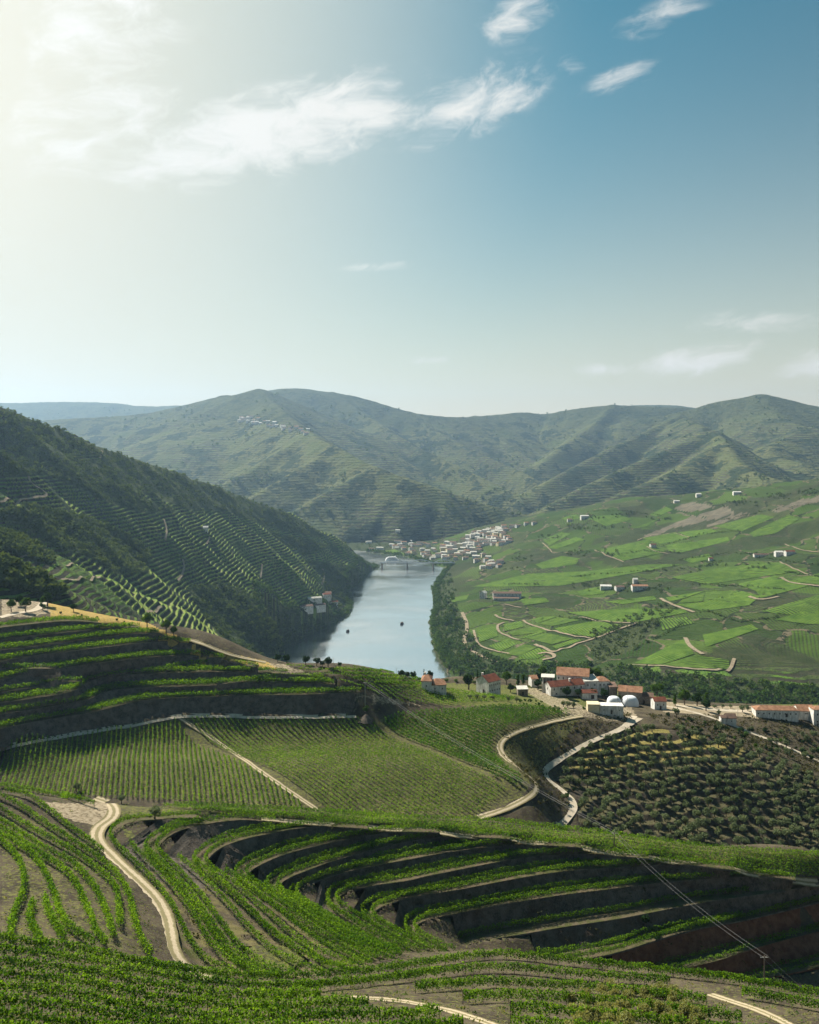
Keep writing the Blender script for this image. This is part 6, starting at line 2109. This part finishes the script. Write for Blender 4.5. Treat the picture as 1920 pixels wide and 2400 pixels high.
for x in (8, 85, 165, 226):
    mb = MB(); mb.box(x - 2.2, x + 2.2, -5, 5, -6, dz0 - 1.01); mb.box(x - 3, x + 3, -6, 6, -6, 3.0); mb.build('pier', M_STONE, e)

p = lev(826, 1180, 0)
e = empty('river_ship', p, R(6), 'white multi-deck river cruise ship moored by the village', 'ship')
hl = 44


def hull(L, W, z0, z1, bow=.18):
    x = L / 2; b = L * bow
    pl = [(-x, -W / 2), (x - b, -W / 2), (x, 0), (x - b, W / 2), (-x, W / 2)]
    v = [(q[0], q[1] * .85, z0) for q in pl] + [(q[0], q[1], z1) for q in pl]
    return v, [(4, 3, 2, 1, 0), (5, 6, 7, 8, 9)] + [(i, (i + 1) % 5, 5 + (i + 1) % 5, 5 + i) for i in range(5)]


mb = MB(); mb.add(*hull(hl, 10, -.8, 3.5)); mb.build('hull', M_SHIP, e)
for k, (s, z) in enumerate([(.90, 3.5), (.82, 6.2), (.6, 8.9)]):
    mb = MB(); mb.box(-hl / 2 * s - 1, hl / 2 * s - 3, -4.6 + .5 * k, 4.6 - .5 * k, z + .01, z + 2.4); mb.box(-hl / 2 * s - 1.5, hl / 2 * s - 2.5, -5 + .5 * k, 5 - .5 * k, z + 2.4, z + 2.7); d_ = mb.build('deck', M_SHIP, e)
    mb = MB(); mb.box(-hl / 2 * s + 1, hl / 2 * s - 4, -4.66 + .5 * k, -4.55 + .5 * k, z + .7, z + 1.9); mb.build('window_band', M_GLASS, d_)
mb = MB(); mb.box(8, 12, -2.5, 2.5, 11.61, 14); mb.build('wheelhouse', M_SHIP, e)


def boat(u, v, L, yaw, label):
    p = lev(u, v, 0)
    e = empty('river_boat', p, yaw, label, 'boat')
    mb = MB(); mb.add(*hull(L, L * .36, -.6, 1.5)); mb.build('hull', M_BOAT, e)
    mb = MB(); mb.box(-L * .38, L * .18, -L * .14, L * .14, 1.51, 3.6); mb.build('cabin', M_BOAT, e)
    mb = MB(); mb.box(-L * .42, L * .24, -L * .17, L * .17, 3.61, 3.9); mb.build('roof', M_DOOR, e)
    mb = MB(); mb.tube([(L * .05, 0, 3.9), (L * .05, 0, 7.0)], .12, 5); mb.build('mast', M_WOODPOLE, e)


boat(733, 1330, 10, R(60), 'small dark boat on the river, left one of two')
boat(847, 1314, 13, R(70), 'dark boat trailing a wake on the river, right one of two')


# ---------------------------------------------------------------- poles and wires
def pole(p, h, r, mat, name, label, arm=True):
    e = empty(name, tuple(p), 0, label, 'pole')
    mb = MB(); mb.tube([(0, 0, -.6), (0, 0, h)], [r * 1.2, r * .8], 7); mb.build('post', mat, e)
    if arm:
        mb = MB(); mb.box(-.9, .9, -.07, .07, h - .5, h - .36); a = mb.build('crossarm', M_POLE, e)
        for s in (-.75, .75):
            ib = MB(); ib.tube([(s, 0, h - .36), (s, 0, h - .08)], [.06, .04], 6); ib.build('insulator', M_GLASS, a)
    return e


def up(u, vt, p):
    """height of a post at p whose top shows at picture row vt"""
    return (EYE - (vt - V0) / F * p[1]) - p[2]


pA = cast(769, 1498, ymin=380, only='n'); hA = up(769, 1436, pA)
pC = cast(1294, 1786, ymin=215, only='n'); hC = up(1294, 1752, pC)
pD = cast(1610, 2076, ymin=120, only='n'); hD = up(1609, 2012, pD)
pole(pA, hA, .17, M_POLE, 'power_pole', 'tall pale power pole on the mound beside the dense vine field')
pole(pC, hC, .14, M_WOODPOLE, 'power_pole', 'thin dark power pole on the crest above the amphitheatre')
pole(pD, hD, .13, M_WOODPOLE, 'power_pole', 'thin reddish power pole in the vines at the lower right')
pZ = np.array(img(1900, 2215, 178.0))
tops = [pA + (0, 0, hA - .08), pC + (0, 0, hC - .08), pD + (0, 0, hD - .08), pZ]
for s, lb in ((-.75, 'left overhead power cable sagging across the dark terraces'), (.75, 'right overhead power cable sagging across the dark terraces')):
    pts = []
    for a, b in zip(tops[:-1], tops[1:]):
        for t in np.linspace(0, 1, 25)[:-1]:
            q = a + (b - a) * t; q[2] -= 2.2 * 4 * t * (1 - t); q[0] += s
            pts.append(tuple(q))
    mb = MB(); mb.tube(pts, .02, 4); mb.build('power_cable', M_WIRE, label=lb, cat='cable')
for u, vb, vt, lb in [(702,1400,1383,'thin pole on the ridge against the river'), (835,1425,1404,'thin pole at the right end of the river ridge'), (1322,1490,1450,'pole standing between the white domed tents'), (1301,1497,1460,'concrete pole in front of the smaller domed tent'),
                  (1554,1508,1488,'pole beside the small white hut'), (1512,1560,1545,'thin pole on the lit crest of the olive grove'), (862,1486,1462,'thin pole on the shoulder above the big dark bank'), (1290,1520,1500,'post at the tip of the field track')]:
    p = cast(u, vb, ymin=400, only='n'); pole(p, up(u, vt, p), .10, M_POLE, 'pole', lb, False)
# earth mound under the pole
mb = MB(); n = 14; V = [(0, 0, 2.6)]; Fc = []
for j, (rr, zz) in enumerate([(.9, 2.2), (2.0, 1.2), (3.2, .2), (4.0, -1.0)]):
    for i in range(n):
        a = 2 * math.pi * i / n; k = rr * random.uniform(.85, 1.15)
        V.append((math.cos(a) * k, math.sin(a) * k, zz + random.uniform(-.2, .2)))
Fc += [(0, 1 + i, 1 + (i + 1) % n) for i in range(n)]
for j in range(3):
    Fc += [(1 + j * n + i, 1 + (j + 1) * n + i, 1 + (j + 1) * n + (i + 1) % n, 1 + j * n + (i + 1) % n) for i in range(n)]
mb.add(V, Fc); o = mb.build('earth_mound', M_BANK, label='bare dark earth mound at the corner of the dense vine field', cat='mound'); o.location = tuple(cast(771, 1515, ymin=380, only='n'))

# ---------------------------------------------------------------- haze
hm = MB(); hm.box(-9000, 9000, -400, 11800, -34, 1050)
hz_me = hm.mesh('haze', [])
hzm = bpy.data.materials.new('valley_haze'); hzm.use_nodes = True
ht = hzm.node_tree
for nd in list(ht.nodes):
    ht.nodes.remove(nd)
ho = ht.nodes.new('ShaderNodeOutputMaterial'); hv = ht.nodes.new('ShaderNodeVolumePrincipled')
hv.inputs['Color'].default_value = (.44, .69, 1.0, 1); hv.inputs['Density'].default_value = HAZE_DENSITY
hv.inputs['Anisotropy'].default_value = .55
ht.links.new(hv.outputs[0], ho.inputs['Volume'])
hz_me.materials.append(hzm)
link('haze', hz_me, kind='stuff', label='thin pale blue haze filling the whole valley air')
